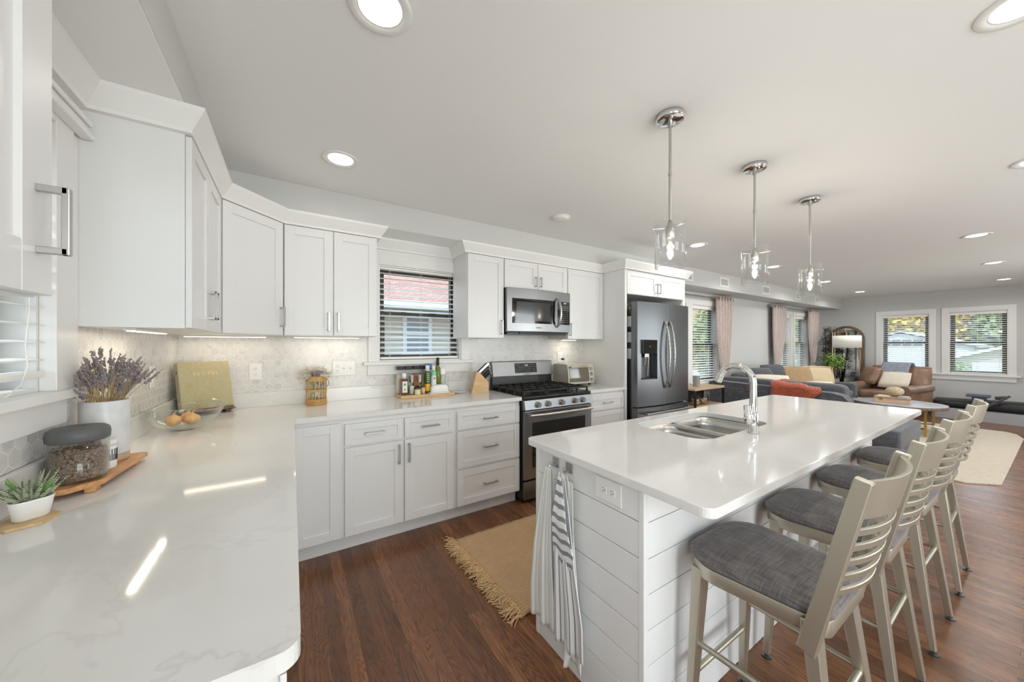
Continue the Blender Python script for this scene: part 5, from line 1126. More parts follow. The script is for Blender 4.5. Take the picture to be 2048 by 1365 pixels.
throw_pillow('low cream pillow in front of the tan fringed pillow', (8.20, -.90, .62), .56, .26, .12, R(-40), 30, M['cream'])
throw_pillow('small cream pillow behind the faucet, on the sofa near the curtain', (6.85, -.72, .74), .50, .34, .14, R(-60), 22, M['cream'])
throw_pillow('dark grey pillow behind the faucet on the long sofa', (7.12, -.50, .78), .50, .42, .15, R(-15), 16, M['cgrey'])
throw_pillow('dark grey pillow leaning in the sofa corner beside the tan pillow', (7.55, -.50, .80), .50, .46, .15, R(-20), 10, M['cgrey'])
# orange throw over the sofa back
mth = mat('rust chunky knit', (176, 84, 56), .95, sheen=.3); t_ = NT(mth); v_ = t_.coord(rot=(R(0), 0, 0)); s_ = t_.n('SeparateXYZ'); t_.l(v_, s_.inputs[0]); kx1 = t_.math('SINE', t_.math('MULTIPLY', s_.outputs['Y'], 170)); kz1 = t_.math('SINE', t_.math('MULTIPLY', s_.outputs['Z'], 210)); hh = t_.math('MULTIPLY', kx1, kz1)
t_.base(t_.mix(t_.math('ADD', t_.math('MULTIPLY', hh, .5), .5), (132, 56, 38), (190, 96, 68))); t_.bump(hh, .6, .006)
def thr(u, v):
    y = -1.60 + .62 * (1 - u) + (.05 + .10 * u) * 0; y0 = -.96 - .02 * math.sin(8 * v); y1 = -1.50 + .20 * abs(2 * v - .9)
    y = y0 + (y1 - y0) * u; zt = .842 - .05 * u * u
    if v < .42: k = v / .42; x, z = 6.222 - .008 * math.sin(9 * u), .56 + (zt - .04 - .56) * k
    elif v < .68: k = (v - .42) / .26; a = math.pi * k; x, z = 6.330 - .112 * math.cos(a), zt - .04 + .055 * math.sin(a)
    else: k = (v - .68) / .32; x, z = 6.452 + .26 * k, zt - .04 + .07 * math.sin(k * 3) - .02 * k
    return (x - .012 * max(0, math.sin(14 * u + 3 * v)) * (v < .42), y + .015 * math.sin(11 * v), z + .008 * math.sin(13 * u))
mb = MB(); mb.grid(thr, 40, 50); tw_ = obj('throw_blanket', mb, mth, solid=.014); tag(tw_, 'rust orange chunky knit blanket draped over the sofa back', 'blanket')
ot = thing('ottoman', 'slate grey upholstered ottoman behind the farthest stool', 'ottoman', (6.52, -1.92, 0))
obj('base', MB().box(5.99, -2.20, .07, 7.02, -1.80, .27), M['sofa'], ot, bevel=.02); mb = MB(); cushion_box(mb, 5.975, -2.215, .25, 7.04, -1.79, .455, e=.12); obj('top_cushion', mb, M['sofa'], ot)
mb = MB(); mb.tube([(5.985, -1.80, .41), (5.985, -2.19, .41), (6.0, -2.205, .41), (7.02, -2.205, .41)], .005, 6); obj('piping', mb, M['cgrey'], ot); mb = MB()
for a in (6.05, 6.95):
    for b in (-2.14, -1.86): mb.cyl((a, b, 0), .025, .07, 10)
obj('foot', mb, M['dwood'], ot)
# console by the window
cn = thing('console_shelf', 'oak topped black metal console between fridge and sofa', 'console table', (5.5, -.35, 0))
obj('top', MB().box(5.15, -.52, .745, 5.90, -.20, .775), M['oak2'], cn, bevel=.003); obj('lower_shelf', MB().box(5.17, -.505, .505, 5.88, -.215, .525), M['oak2'], cn, bevel=.003)
mb = MB()
for a in (5.165, 5.885):
    for b in (-.508, -.212): mb.box(a - .012, b - .012, 0, a + .012, b + .012, .744)
mb.box(5.165, -.215, .52, 5.885, -.21, .74); obj('metal_frame', mb, M['blackmetal'], cn)
cy_ = obj('ceramic_cylinder', MB().cyl((5.42, -.38, .7755), .045, .15, 24), mat('grey ceramic', (140, 138, 136), .5)); tag(cy_, 'grey ceramic cylinder on the console beside the fridge', 'vase')
for k, a in enumerate((5.36, 5.56)):
    t = thing('storage_jar', ['glass snack jar on the lower console shelf, nearer the fridge', 'glass snack jar on the lower console shelf, nearer the sofa'][k], 'jar', (a, -.40, .5255), group='jars on the console shelf')
    mb = MB(); mb.lathe([(0, .5265), (.055, .5265), (.058, .53), (.058, .63), (.045, .645), (.045, .665), (0, .667)], 20, (a, -.40, 0)); obj('jar_glass', mb, M['jar'], t); mb = MB(); rnd = random.Random(k)
    for q in range(60): aa = rnd.uniform(0, 6.3); r_ = rnd.uniform(.0, .043); mb.ell((a + r_ * math.cos(aa), -.40 + r_ * math.sin(aa), rnd.uniform(.54, .60)), .012, .012, .009, 6, 4)
    part_label(obj('snacks', mb, M['wood'], t), 'pale snacks inside the jar')['kind'] = 'stuff'
# curtains and rods
def curtain(lb, x0, x1, tie_x, wt=.10, tied=True):
    t = thing('curtain', lb, 'curtain', ((x0 + x1) / 2, -.10, 0), 0, 'blush curtains along the living room wall'); nf = 5.0
    def fn(u, v):
        z = 2.155 - 2.12 * v; k = min(1, max(0, (2.155 - z) / 1.20)); below = max(0, (.955 - z) / .93)
        if tied: kk = k ** 2.6 if below == 0 else 1 - .35 * min(1, below * 1.5)
        else: kk = 0
        a0 = x0 + (tie_x - wt / 2 - x0) * kk; a1 = x1 + (tie_x + wt / 2 - x1) * kk; x = a0 + (a1 - a0) * u
        y = -.112 + .032 * math.sin(u * nf * 2 * math.pi) * (1 - .45 * kk); return (x, y, z)
    mb = MB(); mb.grid(fn, 70, 50); obj('fabric', mb, M['curtain'], t, solid=.003)
    if tied:
        mb = MB(); mb.tube([(tie_x + (wt / 2 + .012) * math.cos(a), -.112 + .045 * math.sin(a), .955 + .01 * math.cos(a)) for a in [2 * math.pi * q / 20 for q in range(21)]], .006, 6); obj('tieback', mb, M['nickel'], t)
    for k in range(5): xx = x0 + (x1 - x0) * (k + .5) / 5; mb = MB(); mb.lathe([(.020, -.003), (.028, -.003), (.028, .003), (.020, .003), (.020, -.003)], 16, (xx, -.112, 2.118), axis='x'); obj('grommet', mb, M['nickel'], t)
    return t
curtain('blush curtain just right of the fridge, first of the three', 6.50, 6.95, 6.74, .20)
curtain('blush curtain left of the paired windows, tied to its left side', 8.60, 9.14, 8.75, .16)
curtain('blush curtain right of the paired windows, beside the dark tree', 10.42, 10.93, 10.66, .14)
for a, b, lb in ((4.85, 7.02, 'thin grey curtain rod above the window beside the fridge'), (8.52, 11.02, 'thin grey curtain rod above the paired windows')):
    t = thing('curtain_rod', lb, 'curtain rod', (a, -.112, 2.118), group='curtain rods'); mb = MB(); mb.tube([(a, -.112, 2.118), (b, -.112, 2.118)], .009, 10); mb.ell((b, -.112, 2.118), .018, .018, .018, 10, 6); mb.ell((a, -.112, 2.118), .018, .018, .018, 10, 6); obj('rod', mb, M['nickel'], t); mb = MB()
    for q in (a + .06, b - .06): mb.bar((q, -.001, 2.118), (q, -.112, 2.118), .012, .012)
    obj('bracket', mb, M['nickel'], t)
# vents on the soffit face
mdv = mat('vent shadow gap', (120, 120, 118), .7)
for k, (a, b, lb) in enumerate(((4.98, 5.38, 'return air vent on the soffit directly above the fridge cabinet end'), (6.10, 6.37, 'soffit vent left of the middle pendant'), (7.50, 7.80, 'soffit vent right of the middle pendant'), (8.93, 9.16, 'soffit vent left behind the farthest pendant'), (9.92, 10.15, 'soffit vent right behind the farthest pendant'))):
    t = thing('air_vent', lb, 'vent', ((a + b) / 2, SY, 2.31), group='air vents on the soffit'); mb = MB(); z0, z1 = 2.245, 2.390
    mb.box(a, SY - .0005, z0, a + .03, SY - .007, z1); mb.box(b - .03, SY - .0005, z0, b, SY - .007, z1); mb.box(a + .03, SY - .0005, z0, b - .03, SY - .007, z0 + .025); mb.box(a + .03, SY - .0005, z1 - .025, b - .03, SY - .007, z1); obj('frame', mb, M['trim'], t, bevel=.001)
    obj('backing', MB().box(a + .03, SY - .0005, z0 + .025, b - .03, SY - .0012, z1 - .025), mdv, t); mb = MB(); q = a + .036
    while q < b - .032: mb.bar((q, SY - .004, z0 + .025), (q, SY - .004, z1 - .025), .003, .006); q += .011
    obj('louvres', mb, M['trim'], t)
# rug, coffee table, side table, armchair
lr = thing('living_room_rug', 'large cream woven rug beyond the stools under the coffee table', 'rug', (8.1, -1.9, 0)); mb = MB()
mb.prism([(6.42, -2.80), (9.5, -2.83), (9.85, -2.76), (9.98, -2.66), (9.98, -1.20), (7.40, -1.20), (7.40, -1.80), (6.25, -1.80), (6.22, -2.60)], .001, .012)
mr_ = mat('cream woven rug', (206, 194, 174), .95); t_ = NT(mr_); v_ = t_.coord((1, 1, 1)); s_ = t_.n('SeparateXYZ'); t_.l(v_, s_.inputs[0]); n_ = t_.noise(t_.coord((70, 14, 1)), 1, 4); n2_ = t_.noise(t_.coord(), 5, 4); t_.base(t_.mix(t_.math('MULTIPLY', t_.math('SUBTRACT', n_, .45), 3, clamp=True), (214, 202, 184), (180, 168, 148))); t_.bump(t_.math('SINE', t_.math('MULTIPLY', s_.outputs['X'], 260)), .4, .004)
obj('rug_body', mb, mr_, lr, bevel=.003)
ctb = thing('coffee_table', 'round marble topped coffee table with thin gold legs', 'coffee table', (8.78, -1.72, .0)); z0_ = .012
mb = MB(); mb.lathe([(0, .428), (.50, .428), (.515, .434), (.515, .448), (.50, .450), (0, .450)], 48, (8.78, -1.72, 0), sx=.92); obj('marble_top', mb, M['marble'], ctb)
mb = MB(); mb.lathe([(.48, .395), (.517, .395), (.517, .4275), (.48, .4275), (.48, .395)], 48, (8.78, -1.72, 0), sx=.92); part_label(obj('rim', mb, M['dwood'], ctb), 'brown wooden rim')
for a in (45, 135, 225, 315): p = (8.78 + .44 * math.cos(R(a)), -1.72 + .47 * math.sin(R(a))); obj('leg', MB().box(p[0] - .014, p[1] - .014, .0125, p[0] + .014, p[1] + .014, .395), M['gold'], ctb)
mb = MB(); mb.bar((8.47, -2.05, .12), (9.09, -1.39, .12), .014, .014); mb.bar((8.47, -1.39, .12), (9.09, -2.05, .12), .014, .014); obj('stretcher', mb, M['blackmetal'], ctb)
bxo = thing('storage_box', 'salmon beige box with a clasp on the coffee table', 'box', (8.65, -1.69, .4505), R(8)); mb = MB(); mb.box(-.14, -.19, 0, .14, .19, .065); obj('box_body', mb, mat('salmon box', (206, 170, 144), .6), bxo, w=False, bevel=.003)
mb = MB(); mb.box(-.145, -.195, .066, .145, .195, .088); obj('lid', mb, M['tan'], bxo, w=False, bevel=.003); mb = MB(); mb.box(-.149, .10, .045, -.1455, .13, .085); obj('clasp', mb, M['gold'], bxo, w=False)
bk_ = obj('book', MB().box(8.60, -1.86, .540, 8.76, -1.75, .556), M['marble'], bevel=.002); tag(bk_, 'small pale book on the salmon box, right of the knitted ball', 'book')
bk_ = obj('book', MB().box(8.57, -1.67, .540, 8.74, -1.53, .553), M['cream'], bevel=.002); tag(bk_, 'small cream book on the salmon box, under the ball side', 'book')
mkn = mat('cream knobbly knit', (218, 202, 170), .9); t_ = NT(mkn); vo = t_.n('TexVoronoi'); vo.inputs['Scale'].default_value = 70; t_.l(t_.coord(), vo.inputs['Vector']); t_.bump(t_.math('SUBTRACT', 1, vo.outputs['Distance']), .9, .006); t_.base(t_.mix(vo.outputs['Distance'], (230, 216, 186), (150, 128, 92)))
mb = MB(); mb.ell((8.68, -1.71, .6275), .105, .105, .072, 28, 16); kbl = obj('decorative_gourd', mb, mkn); tag(kbl, 'cream knobbly pumpkin shaped ball on the salmon box', 'ornament')
sdt = thing('side_table', 'dark topped side table with pale wood legs between sofa and armchair', 'side table', (9.80, -.80, 0)); mb = MB(); mb.lathe([(0, .553), (.23, .553), (.235, .558), (.235, .575), (0, .577)], 32, (9.80, -.80, 0)); obj('top', mb, M['dgreen'], sdt)
for a, b in ((-.12, -.10), (.12, -.10), (0, .14)): obj('leg', MB().box(9.80 + a - .035, -.80 + b - .02, 0, 9.80 + a + .035, -.80 + b + .02, .5525), M['oak2'], sdt, bevel=.004)
obj('rim', MB().lathe([(.22, .535), (.237, .535), (.237, .5525), (.22, .5525), (.22, .535)], 32, (9.80, -.80, 0)), M['gold'], sdt)
pp = thing('potted_plant', 'bright green leafy plant in a grey pot on the side table', 'potted plant', (9.75, -.70, .578)); mb = MB(); mb.lathe([(0, .578), (.055, .578), (.075, .60), (.085, .69), (.078, .69), (.07, .66), (0, .66)], 24, (9.75, -.70, 0)); obj('pot', mb, M['potgrey'], pp)
def foliage(mb, c, rx, rz, n, L, w, seed, droop=.4):
    rnd = random.Random(seed)
    for k in range(n):
        a = rnd.uniform(0, 6.283); el = rnd.uniform(-.5, 1.3); q = rnd.uniform(.2, 1); p = Vector(c) + Vector((rx * q * math.cos(a) * math.cos(el), rx * q * math.sin(a) * math.cos(el), rz * q * math.sin(el)))
        d = Vector((math.cos(a), math.sin(a), rnd.uniform(-.2, .6))).normalized(); l_ = L * rnd.uniform(.6, 1.2); s = d.cross(Vector((0, 0, 1))).normalized() * w * rnd.uniform(.7, 1.2); m_ = p + d * l_ * .5; e_ = p + d * l_ - Vector((0, 0, l_ * droop))
        mb._add([p, m_ + s + Vector((0, 0, w * .3)), e_, m_ - s + Vector((0, 0, w * .3)), m_], [(0, 1, 4), (1, 2, 4), (2, 3, 4), (3, 0, 4)], True)
mb = MB(); foliage(mb, (9.75, -.70, .98), .14, .22, 380, .11, .017, 3); obj('foliage', mb, M['green'], pp); mb = MB()
for k in range(5): mb.tube([(9.75, -.70, .65), (9.75 + .05 * math.cos(k * 1.3), -.70 + .05 * math.sin(k * 1.3), .80), (9.75 + .12 * math.cos(k * 1.3), -.70 + .12 * math.sin(k * 1.3), 1.0)], .006, 5)
obj('stem', mb, M['bark'], pp)
wx_ = obj('trinket_box', MB().box(9.68, -.93, .578, 9.77, -.84, .625), M['dwood'], bevel=.004); tag(wx_, 'small brown wooden box on the side table', 'box')
tr_ = thing('floor_tree', 'tall dark olive artificial tree in the far corner beside the curtain', 'plant', (10.98, -.26, 0)); mb = MB(); mb.lathe([(0, 0), (.11, 0), (.14, .03), (.15, .26), (.135, .26), (0, .22)], 20, (10.98, -.26, 0)); obj('pot', mb, M['potgrey'], tr_)
mb = MB(); rnd = random.Random(9); mf_ = MB()
for k in range(9):
    a = k * .7; r_ = .04 + .13 * (k % 3) / 2; top = Vector((10.98 + r_ * math.cos(a), -.28 + r_ * math.sin(a), 1.25 + .6 * ((k * 37) % 10) / 10)); top.y = min(top.y, -.19); mb.tube([(10.98, -.26, .22), (10.98 + r_ * .4 * math.cos(a), -.28 + r_ * .4 * math.sin(a), .8), top], [.012, .008, .003], 5)
for z in (.62, .82, 1.02, 1.2, 1.38, 1.52, 1.66): foliage(mf_, (10.98, -.27, z), .20 if z < 1.3 else .17 if z < 1.45 else .10 if z < 1.6 else .06, .14, 300 if z < 1.4 else 150, .065, .012, int(z * 100), .1)
mf_.v = [(min(x, 11.56), min(y, -.02), z) for x, y, z in mf_.v]
obj('branch', mb, M['bark'], tr_); obj('foliage', mf_, M['dgreen'], tr_)
mi = thing('arched_mirror', 'tall arched mirror with a carved brown frame leaning on the far wall', 'mirror', (11.5, -.45, 0)); hw, zt_ = .315, 1.80
def archp(w, top): return [(-.45 - w, 0.02), (-.45 - w, top - w)] + [(-.45 - w * math.cos(R(a)), top - w + w * math.sin(R(a))) for a in range(10, 180, 10)] + [(-.45 + w, top - w), (-.45 + w, .02)]
out_, inn = archp(hw, zt_), [(a, max(b, .09)) for a, b in archp(hw - .055, zt_ - .055)]
LM = Matrix.Rotation(R(2.5), 4, 'Y'); 
def mk(poly, x): return [Vector((11.47 + x + .035 * b, a, b)) for a, b in poly]
mb = MB(); n_o = len(out_); A_, B2, C2, D2 = mk(out_, .0), mk(inn, -.012), mk(inn, .012), mk(out_, .025)
mb._add(A_ + B2 + C2 + D2, [(q * n_o + k, q * n_o + (k + 1) % n_o, ((q + 1) % 4) * n_o + (k + 1) % n_o, ((q + 1) % 4) * n_o + k) for q in range(4) for k in range(n_o)]); obj('frame', mb, M['dwood'], mi, bevel=.004)
mb = MB(); mb._add(mk(inn, .004), [tuple(range(n_o))]); obj('glass', mb, M['mirror'], mi, solid=.004)
fl_ = thing('floor_lamp', 'gold floor lamp with a square arm and a wide white drum shade', 'floor lamp', (10.55, -.47, 0)); mb = MB(); mb.tube([(10.55, -.47, .03), (10.55, -.47, 1.635)], .009, 8); mb.tube([(10.55, -.47, 1.635), (10.55, -.78, 1.635)], .009, 8); mb.tube([(10.55, -.70, 1.635), (10.55, -.70, 1.56)], .007, 8); obj('pole', mb, M['gold'], fl_)
obj('base', MB().cyl((10.55, -.47, 0), .13, .03, 28), M['gold'], fl_); mb = MB(); mb.lathe([(.225, 1.555), (.225, 1.30)], 40, (10.55, -.70, 0)); obj('lamp_shade', mb, mat('white linen shade', (242, 238, 230), .8), fl_, solid=.003)
# armchair
ac = thing('leather_armchair', 'worn brown leather club chair with rolled arms near the far wall', 'armchair', (10.70, -1.27, 0), R(-14))
mb = MB(); mb.box(-.40, -.36, .10, .40, .36, .32); obj('base', mb, M['leather'], ac, w=False, bevel=.03)
mb = MB(); cushion_box(mb, -.43, -.30, .30, .32, .30, .46); obj('seat_cushion', mb, M['leather'], ac, w=False)
mb = MB()
for s, nm in ((-1, 'a'), (1, 'b')):
    mb = MB(); mb.box(-.42, s * .34, .10, .42, s * .46, .50); mb.tube([(-.44, s * .42, .505), (-.42, s * .42, .505), (.40, s * .41, .53)], .085, 20); mb.tube([(-.452, s * .42, .505), (-.44, s * .42, .505)], .045, 16); obj('arm', mb, M['leather'], ac, w=False, bevel=.01)
mb = MB(); M4 = Matrix.Translation((.36, 0, .62)) @ Matrix.Rotation(R(90), 4, 'Z') @ Matrix.Rotation(R(14), 4, 'X'); mb.pillow(.92, .66, .30, 12, M4); obj('backrest', mb, M['leather'], ac, w=False)
for a in (-.36, .36):
    for b in (-.38, .38): mb = MB(); mb.lathe([(0, 0), (.022, 0), (.034, .03), (.024, .05), (.036, .085), (.03, .10)], 14, (a, b, 0)); obj('foot', mb, M['dwood'], ac, w=False)
Wa = world(ac)
def on_chair(name, lb, cat, mb, m, **k): t = thing(name, lb, cat, tuple(ac.location), R(-14)); obj(name.split('_')[-1] + '_body', mb, m, t, w=False, **k); return t
mb = MB(); mb.pillow(.46, .36, .14, 10, Matrix.Translation((.10, -.05, .66)) @ Matrix.Rotation(R(90), 4, 'Z') @ Matrix.Rotation(R(28), 4, 'X')); on_chair('chair_pillow', 'cream lumbar pillow on the leather armchair', 'pillow', mb, M['cream'])
mb = MB(); mb.pillow(.44, .38, .15, 10, Matrix.Translation((.12, .33, .72)) @ Matrix.Rotation(R(60), 4, 'Z') @ Matrix.Rotation(R(22), 4, 'X')); on_chair('leather_pillow', 'brown leather pillow at the left of the armchair', 'pillow', mb, M['leather'])
def tf(u, v): y = -.20 + .40 * u + .06 * v; s = v; ang = R(-70) + R(180) * s; return (.37 - .17 * math.cos(ang) * 1.0 - .02, y, .72 + .27 * math.sin(R(20) + R(140) * s) - (.32 * (s - .55) if s > .55 else 0))
mb = MB(); mb.grid(lambda u, v: (.16 + .36 * v, -.22 + .42 * u, .66 + .34 * math.sin(math.pi * min(1, v * 1.05 + .02)) ** .55), 14, 20); on_chair('chair_throw', 'grey blue throw folded over the armchair back', 'blanket', mb, M['throw'], solid=.02)
# exercise machine along the far wall
mc = thing('exercise_machine', 'low black padded exercise machine with grey rails along the far wall', 'exercise equipment', (11.1, -2.3, 0)); mgr = mat('pale grey rail', (176, 178, 180), .4)
mb = MB(); mb.prism([(11.02, -1.80), (10.98, -3.10), (10.90, -3.10), (10.94, -1.80)], 0.0, .19); mb.box(11.44, -3.10, 0, 11.50, -1.80, .30); obj('rail', mb, mgr, mc, bevel=.006)
mb = MB(); n_ = 16; vs4 = []
for k in range(n_ + 1):
    u = k / n_; y = -1.80 - 1.3 * u; b = .02 + .05 * math.sin(min(1, u * 1.2) * math.pi / 2); low = .215 - .085 * u
    vs4 += [(11.03 - .03 * u, y, low - .01), (10.99 - .12 * u, y, low + .04 + b), (11.06 - .12 * u, y, .285 + b), (11.40, y, .315 + b * .6), (11.42, y, .27), (11.40, y, .21)]
mb._add(vs4, [(i * 6 + j, i * 6 + (j + 1) % 6, i * 6 + 6 + (j + 1) % 6, i * 6 + 6 + j) for i in range(n_) for j in range(6)] + [(5, 4, 3, 2, 1, 0), tuple(n_ * 6 + j for j in range(6))], True); obj('padded_deck', mb, mat('black vinyl', (34, 35, 40), .5), mc)
mb = MB(); mb.box(10.92, -2.46, .425, 11.12, -2.20, .470); mb.box(10.98, -2.42, .33, 11.06, -2.26, .426); obj('head_pad', mb, mat('navy pad', (84, 92, 112), .5), mc, bevel=.012)
mb = MB(); mb.bar((10.84, -2.40, .26), (10.90, -2.66, .49), .035, .03); mb.bar((10.86, -2.40, .245), (10.98, -2.62, .44), .03, .02); mb.tube([(11.1, -2.5, .42), (11.1, -2.62, .44)], .03, 10); mb.bar((11.0, -2.80, .34), (11.0, -2.95, .46), .05, .04); obj('lever', mb, mat('dark grey lever', (62, 70, 76), .45), mc, bevel=.006)
for p in ((10.95, -1.7, 0), (10.93, -3.0, 0)): pass
# ================================================================== OUTSIDE
gr = obj('lawn', MB().box(-14, -26, -.62, 60, 40, -.58), noisy('grass and driveway', (112, 120, 92), (148, 148, 136), .8, .9, bump=0)); tag(gr, 'pale lawn and driveway outside the windows', 'ground', kind='structure'); gr.name = 'ground'
M['siding'] = mat('beige lap siding', (206, 196, 180), .7); M['wsiding'] = mat('white lap siding', (212, 214, 214), .6)
mrf = mat('pinkish asphalt shingle', (190, 150, 138), .9); t_ = NT(mrf); bk2 = t_.n('TexBrick'); t_.l(t_.coord((1, 1, 1)), bk2.inputs['Vector']); bk2.inputs['Scale'].default_value = 4; bk2.inputs['Color1'].default_value = (*lin((172, 128, 116)), 1); bk2.inputs['Color2'].default_value = (*lin((190, 150, 136)), 1); bk2.inputs['Mortar'].default_value = (*lin((118, 84, 76)), 1); t_.base(bk2.outputs['Color'])
def siding(mb, x0, x1, y, z0, z1, step=.12, sg=-1):
    z = z0
    while z < z1: mb._add([(x0, y + sg * .018, z), (x1, y + sg * .018, z), (x1, y, z + step), (x0, y, z + step)], [(0, 1, 2, 3)]); z += step
nb = thing('neighbour_house', 'beige sided house with pinkish shingle roof close behind the kitchen window', 'house', (3, 3.6, -.6))
mb = MB(); siding(mb, -1, 8.0, 3.52, -.6, 2.05); mb.box(-1, 3.53, -.6, 8.0, 6.5, 2.05); obj('wall', mb, M['siding'], nb)
mb = MB(); mb._add([(-1.4, 3.1, 2.06), (8.4, 3.1, 2.06), (8.4, 6.4, 4.0), (-1.4, 6.4, 4.0), (-1.4, 3.1, 2.14), (8.4, 3.1, 2.14), (8.4, 6.4, 4.1), (-1.4, 6.4, 4.1)], [(0, 3, 2, 1), (4, 5, 6, 7), (0, 1, 5, 4), (1, 2, 6, 5), (2, 3, 7, 6), (3, 0, 4, 7)]); obj('roof', mb, mrf, nb)
obj('gutter', MB().box(-1.4, 3.02, 2.0, 8.4, 3.12, 2.14), M['trim'], nb, bevel=.01)
mb = MB(); mb.box(2.40, 3.47, 1.20, 2.47, 3.52, 1.98); mb.box(2.89, 3.47, 1.20, 2.96, 3.52, 1.98); mb.box(2.40, 3.47, 1.91, 2.96, 3.52, 1.98); mb.box(2.37, 3.45, 1.16, 2.99, 3.52, 1.21); mb.box(2.47, 3.48, 1.54, 2.89, 3.51, 1.58); wq = obj('window', mb, M['trim'], nb)
obj('pane', MB().box(2.47, 3.49, 1.21, 2.89, 3.495, 1.91), mat('curtained glass', (150, 158, 166), .2), wq)
# brick house beyond the fridge-side windows
mbr = mat('yellow brick', (214, 186, 140), .9); t_ = NT(mbr); bk2 = t_.n('TexBrick'); t_.l(t_.coord((1, 1, 1), rot=(R(90), 0, 0)), bk2.inputs['Vector']); bk2.inputs['Scale'].default_value = 3.2; bk2.inputs['Color1'].default_value = (*lin((214, 182, 128)), 1); bk2.inputs['Color2'].default_value = (*lin((230, 204, 158)), 1); bk2.inputs['Mortar'].default_value = (*lin((178, 160, 134)), 1); t_.base(bk2.outputs['Color'])
bh = thing('brick_building', 'yellow brick building seen above the car through the window beside the fridge', 'house', (17, 9, -.6)); obj('wall', MB().box(9.8, 9.0, -.6, 30, 14, 6.0), mbr, bh)
mb = MB()
for a in (11.5, 20.5): mb.box(a, 8.96, 1.2, a + 1.0, 9.0, 2.8)
obj('window', mb, mat('dark house glass', (90, 98, 104), .2), bh)
def car(lb, loc, rz, col):
    t = thing('parked_car', lb, 'car', loc, rz); p = [(-2.1, .35), (-2.1, .75), (-1.95, .92), (-1.35, .98), (-.85, 1.38), (.55, 1.42), (1.15, 1.0), (1.95, .88), (2.15, .68), (2.15, .35)]
    mb = MB(); mb.prism(p, -.85, .85, 'y'); mc_ = mat('car paint ' + lb[:9], col, .25, coat=.6); obj('body', mb, mc_, t, w=False, bevel=.05)
    mb = MB(); mb.prism([(-1.2, 1.0), (-.82, 1.33), (.5, 1.36), (1.0, 1.02)], -.86, .86, 'y'); obj('windows', mb, M['blackglass'], t, w=False)
    for a in (-1.35, 1.35):
        for s in (-.8, .8): mb = MB(); mb.cyl((a, s - .1, .33), .33, .2, 20, 'y'); obj('wheel', mb, M['black'], t, w=False)
    mb = MB(); mb.box(-2.12, -.8, .72, -2.09, -.5, .86); mb.box(-2.12, .5, .72, -2.09, .8, .86); part_label(obj('tail_light', mb, mat('red lens', (200, 60, 50), .3), t, w=False), 'red tail lights'); return t
car('silver car parked outside the window beside the fridge', (13.6, 6.6, -.58), R(-20), (214, 218, 220))
car('white car with red tail light outside the far wall window', (24.5, 1.4, -1.0), R(15), (240, 240, 242))
# white house and garage beyond the far wall
wh = thing('white_house', 'white gabled house with a dark windowed dormer behind the far left window', 'house', (33, 2, -.6)); mb = MB(); mb.box(33, -.6, -.6, 39, 5.0, 1.3); mb._add([(33, -.6, 1.3), (33, 5.0, 1.3), (33, 2.2, 2.1), (39, -.6, 1.3), (39, 5, 1.3), (39, 2.2, 2.1)], [(0, 2, 1), (3, 4, 5)]); obj('wall', mb, M['wsiding'], wh)
mb = MB(); mb._add([(32.8, -.9, 1.25), (39.2, -.9, 1.25), (39.2, 2.2, 2.2), (32.8, 2.2, 2.2), (32.8, 5.3, 1.25), (39.2, 5.3, 1.25)], [(0, 1, 2, 3), (3, 2, 5, 4)]); obj('roof', mb, mat('pale roof', (186, 188, 190), .8), wh, solid=.08)
mb = MB()
for a in (1.3, 1.75, 2.2, 2.65): mb.box(32.94, a, 1.35, 33, a + .36, 1.72)
obj('window', mb, mat('grey pane', (120, 128, 134), .2), wh)
ga = thing('white_garage', 'white garage with sloping roof edge outside the rightmost window', 'garage', (27, -3.5, -.6)); mb = MB(); mb.box(27, -6.6, -.6, 32, -.35, .78); mb._add([(27, -6.6, .78), (27, -.35, .78), (27, -3.4, 1.72)], [(0, 1, 2)]); obj('wall', mb, mat('cream gable', (188, 182, 166), .7), ga)
mb = MB(); mb._add([(26.7, -.05, .66), (32, -.05, .66), (32, -3.4, 1.8), (26.7, -3.4, 1.8), (26.7, -6.9, .66), (32, -6.9, .66)], [(0, 1, 2, 3), (3, 2, 5, 4)]); obj('roof', mb, M['trim'], ga, solid=.12)
obj('garage_door', MB().box(26.93, -5.6, -.55, 27.0, -1.0, .55), M['wsiding'], ga)
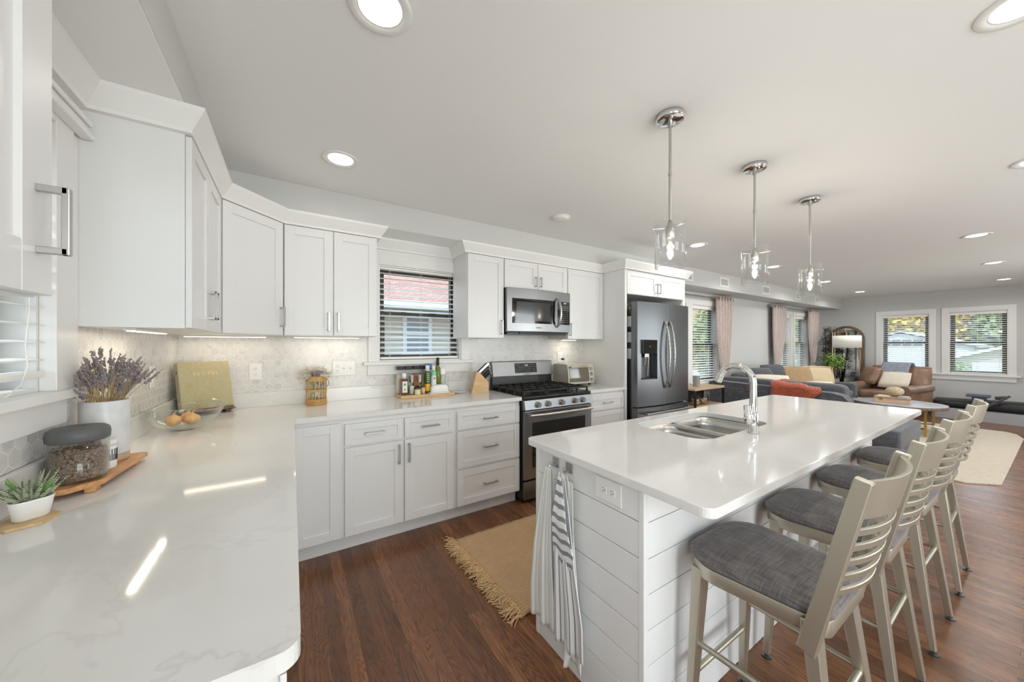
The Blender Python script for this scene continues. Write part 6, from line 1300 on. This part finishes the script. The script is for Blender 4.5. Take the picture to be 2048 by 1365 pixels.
# trees
M['autumn'] = noisy('autumn leaf', (186, 170, 92), (240, 212, 112), 3, .9, bump=0); M['tgreen'] = noisy('garden leaf', (110, 128, 80), (160, 172, 116), .9, .9, bump=0)
def tree(lb, x, y, h, r, m, seed, n=1500, z=-.6, L=.5):
    t = thing('garden_tree', lb, 'tree', (x, y, z), group='trees outside the windows'); mb = MB(); mb.tube([(x, y, z), (x, y, z + h * .4), (x + .1, y, z + h * .8)], [.16, .12, .05], 8); obj('trunk', mb, M['bark'], t)
    mb = MB(); rnd = random.Random(seed)
    for k in range(n):
        a = rnd.uniform(0, 6.283); u = rnd.uniform(-1, 1); q = rnd.random() ** .4; c = Vector((x + r * q * math.sqrt(1 - u * u) * math.cos(a), y + r * q * math.sqrt(1 - u * u) * math.sin(a), z + h * .5 + h * .5 * q * u)); d1 = Vector((rnd.uniform(-1, 1), rnd.uniform(-1, 1), rnd.uniform(-1, 1))).normalized() * L * rnd.uniform(.5, 1); d2 = d1.cross(Vector((rnd.uniform(-1, 1), rnd.uniform(-1, 1), rnd.uniform(-1, 1)))).normalized() * L * .5
        mb._add([c - d1, c + d2, c + d1, c - d2], [(0, 1, 2, 3)])
    obj('crown', mb, m, t); return t
for k, (x, y, h, r, m, lb) in enumerate(((45, 9.5, 5.6, 2.65, 'autumn', 'yellow green tree above the white house, leftmost'), (44, 3.6, 6.2, 2.65, 'autumn', 'yellow tree behind the white house ridge'), (43.5, -2.2, 5.8, 2.65, 'tgreen', 'green tree between white house and garage'), (43, -7.9, 6.2, 2.65, 'autumn', 'golden tree behind the garage'), (43, -13.6, 6, 2.65, 'tgreen', 'green tree at the right behind the garage'),
    (19.0, 6.0, 4.2, 1.6, 'tgreen', 'green garden tree outside the paired windows, left'), (22.8, 5.8, 4.6, 1.9, 'tgreen', 'green garden tree outside the paired windows, right'), (-3.6, 1.0, 3.4, 1.3, 'tgreen', 'green tree outside the side window'), (50, 6.6, 7.4, 2.6, 'autumn', 'tall golden tree in the second row above the white house'), (50, .6, 7.2, 2.6, 'autumn', 'tall golden tree in the second row right of the white house'), (49.5, -5, 7.4, 2.6, 'autumn', 'tall golden tree in the second row left above the garage'), (49.5, -10.8, 7.4, 2.6, 'autumn', 'tall golden tree in the second row right above the garage'))):
    tree(lb, x, y, h, r, M[m], k, 4200 if x > 30 else 1500, L=.32 if x > 30 else .22)
sh = thing('garden_shrub', 'round green shrub beside the garage door', 'shrub', (24.5, -.7, -.6)); mb = MB(); foliage(mb, (24.5, -.75, .25), .35, .4, 300, .2, .05, 8); obj('foliage', mb, M['green'], sh); obj('stem', MB().tube([(24.5, -.75, -.6), (24.5, -.75, .2)], .05, 6), M['bark'], sh)
fn_ = thing('garden_fence', 'dark wooden fence outside the side window', 'fence', (-2.2, -2, -.6)); mb = MB()
for k in range(40): mb.box(-2.22, -4.0 + k * .125, -.6, -2.2, -3.885 + k * .125, 1.1)
obj('board_panel', mb, M['dwood'], fn_)
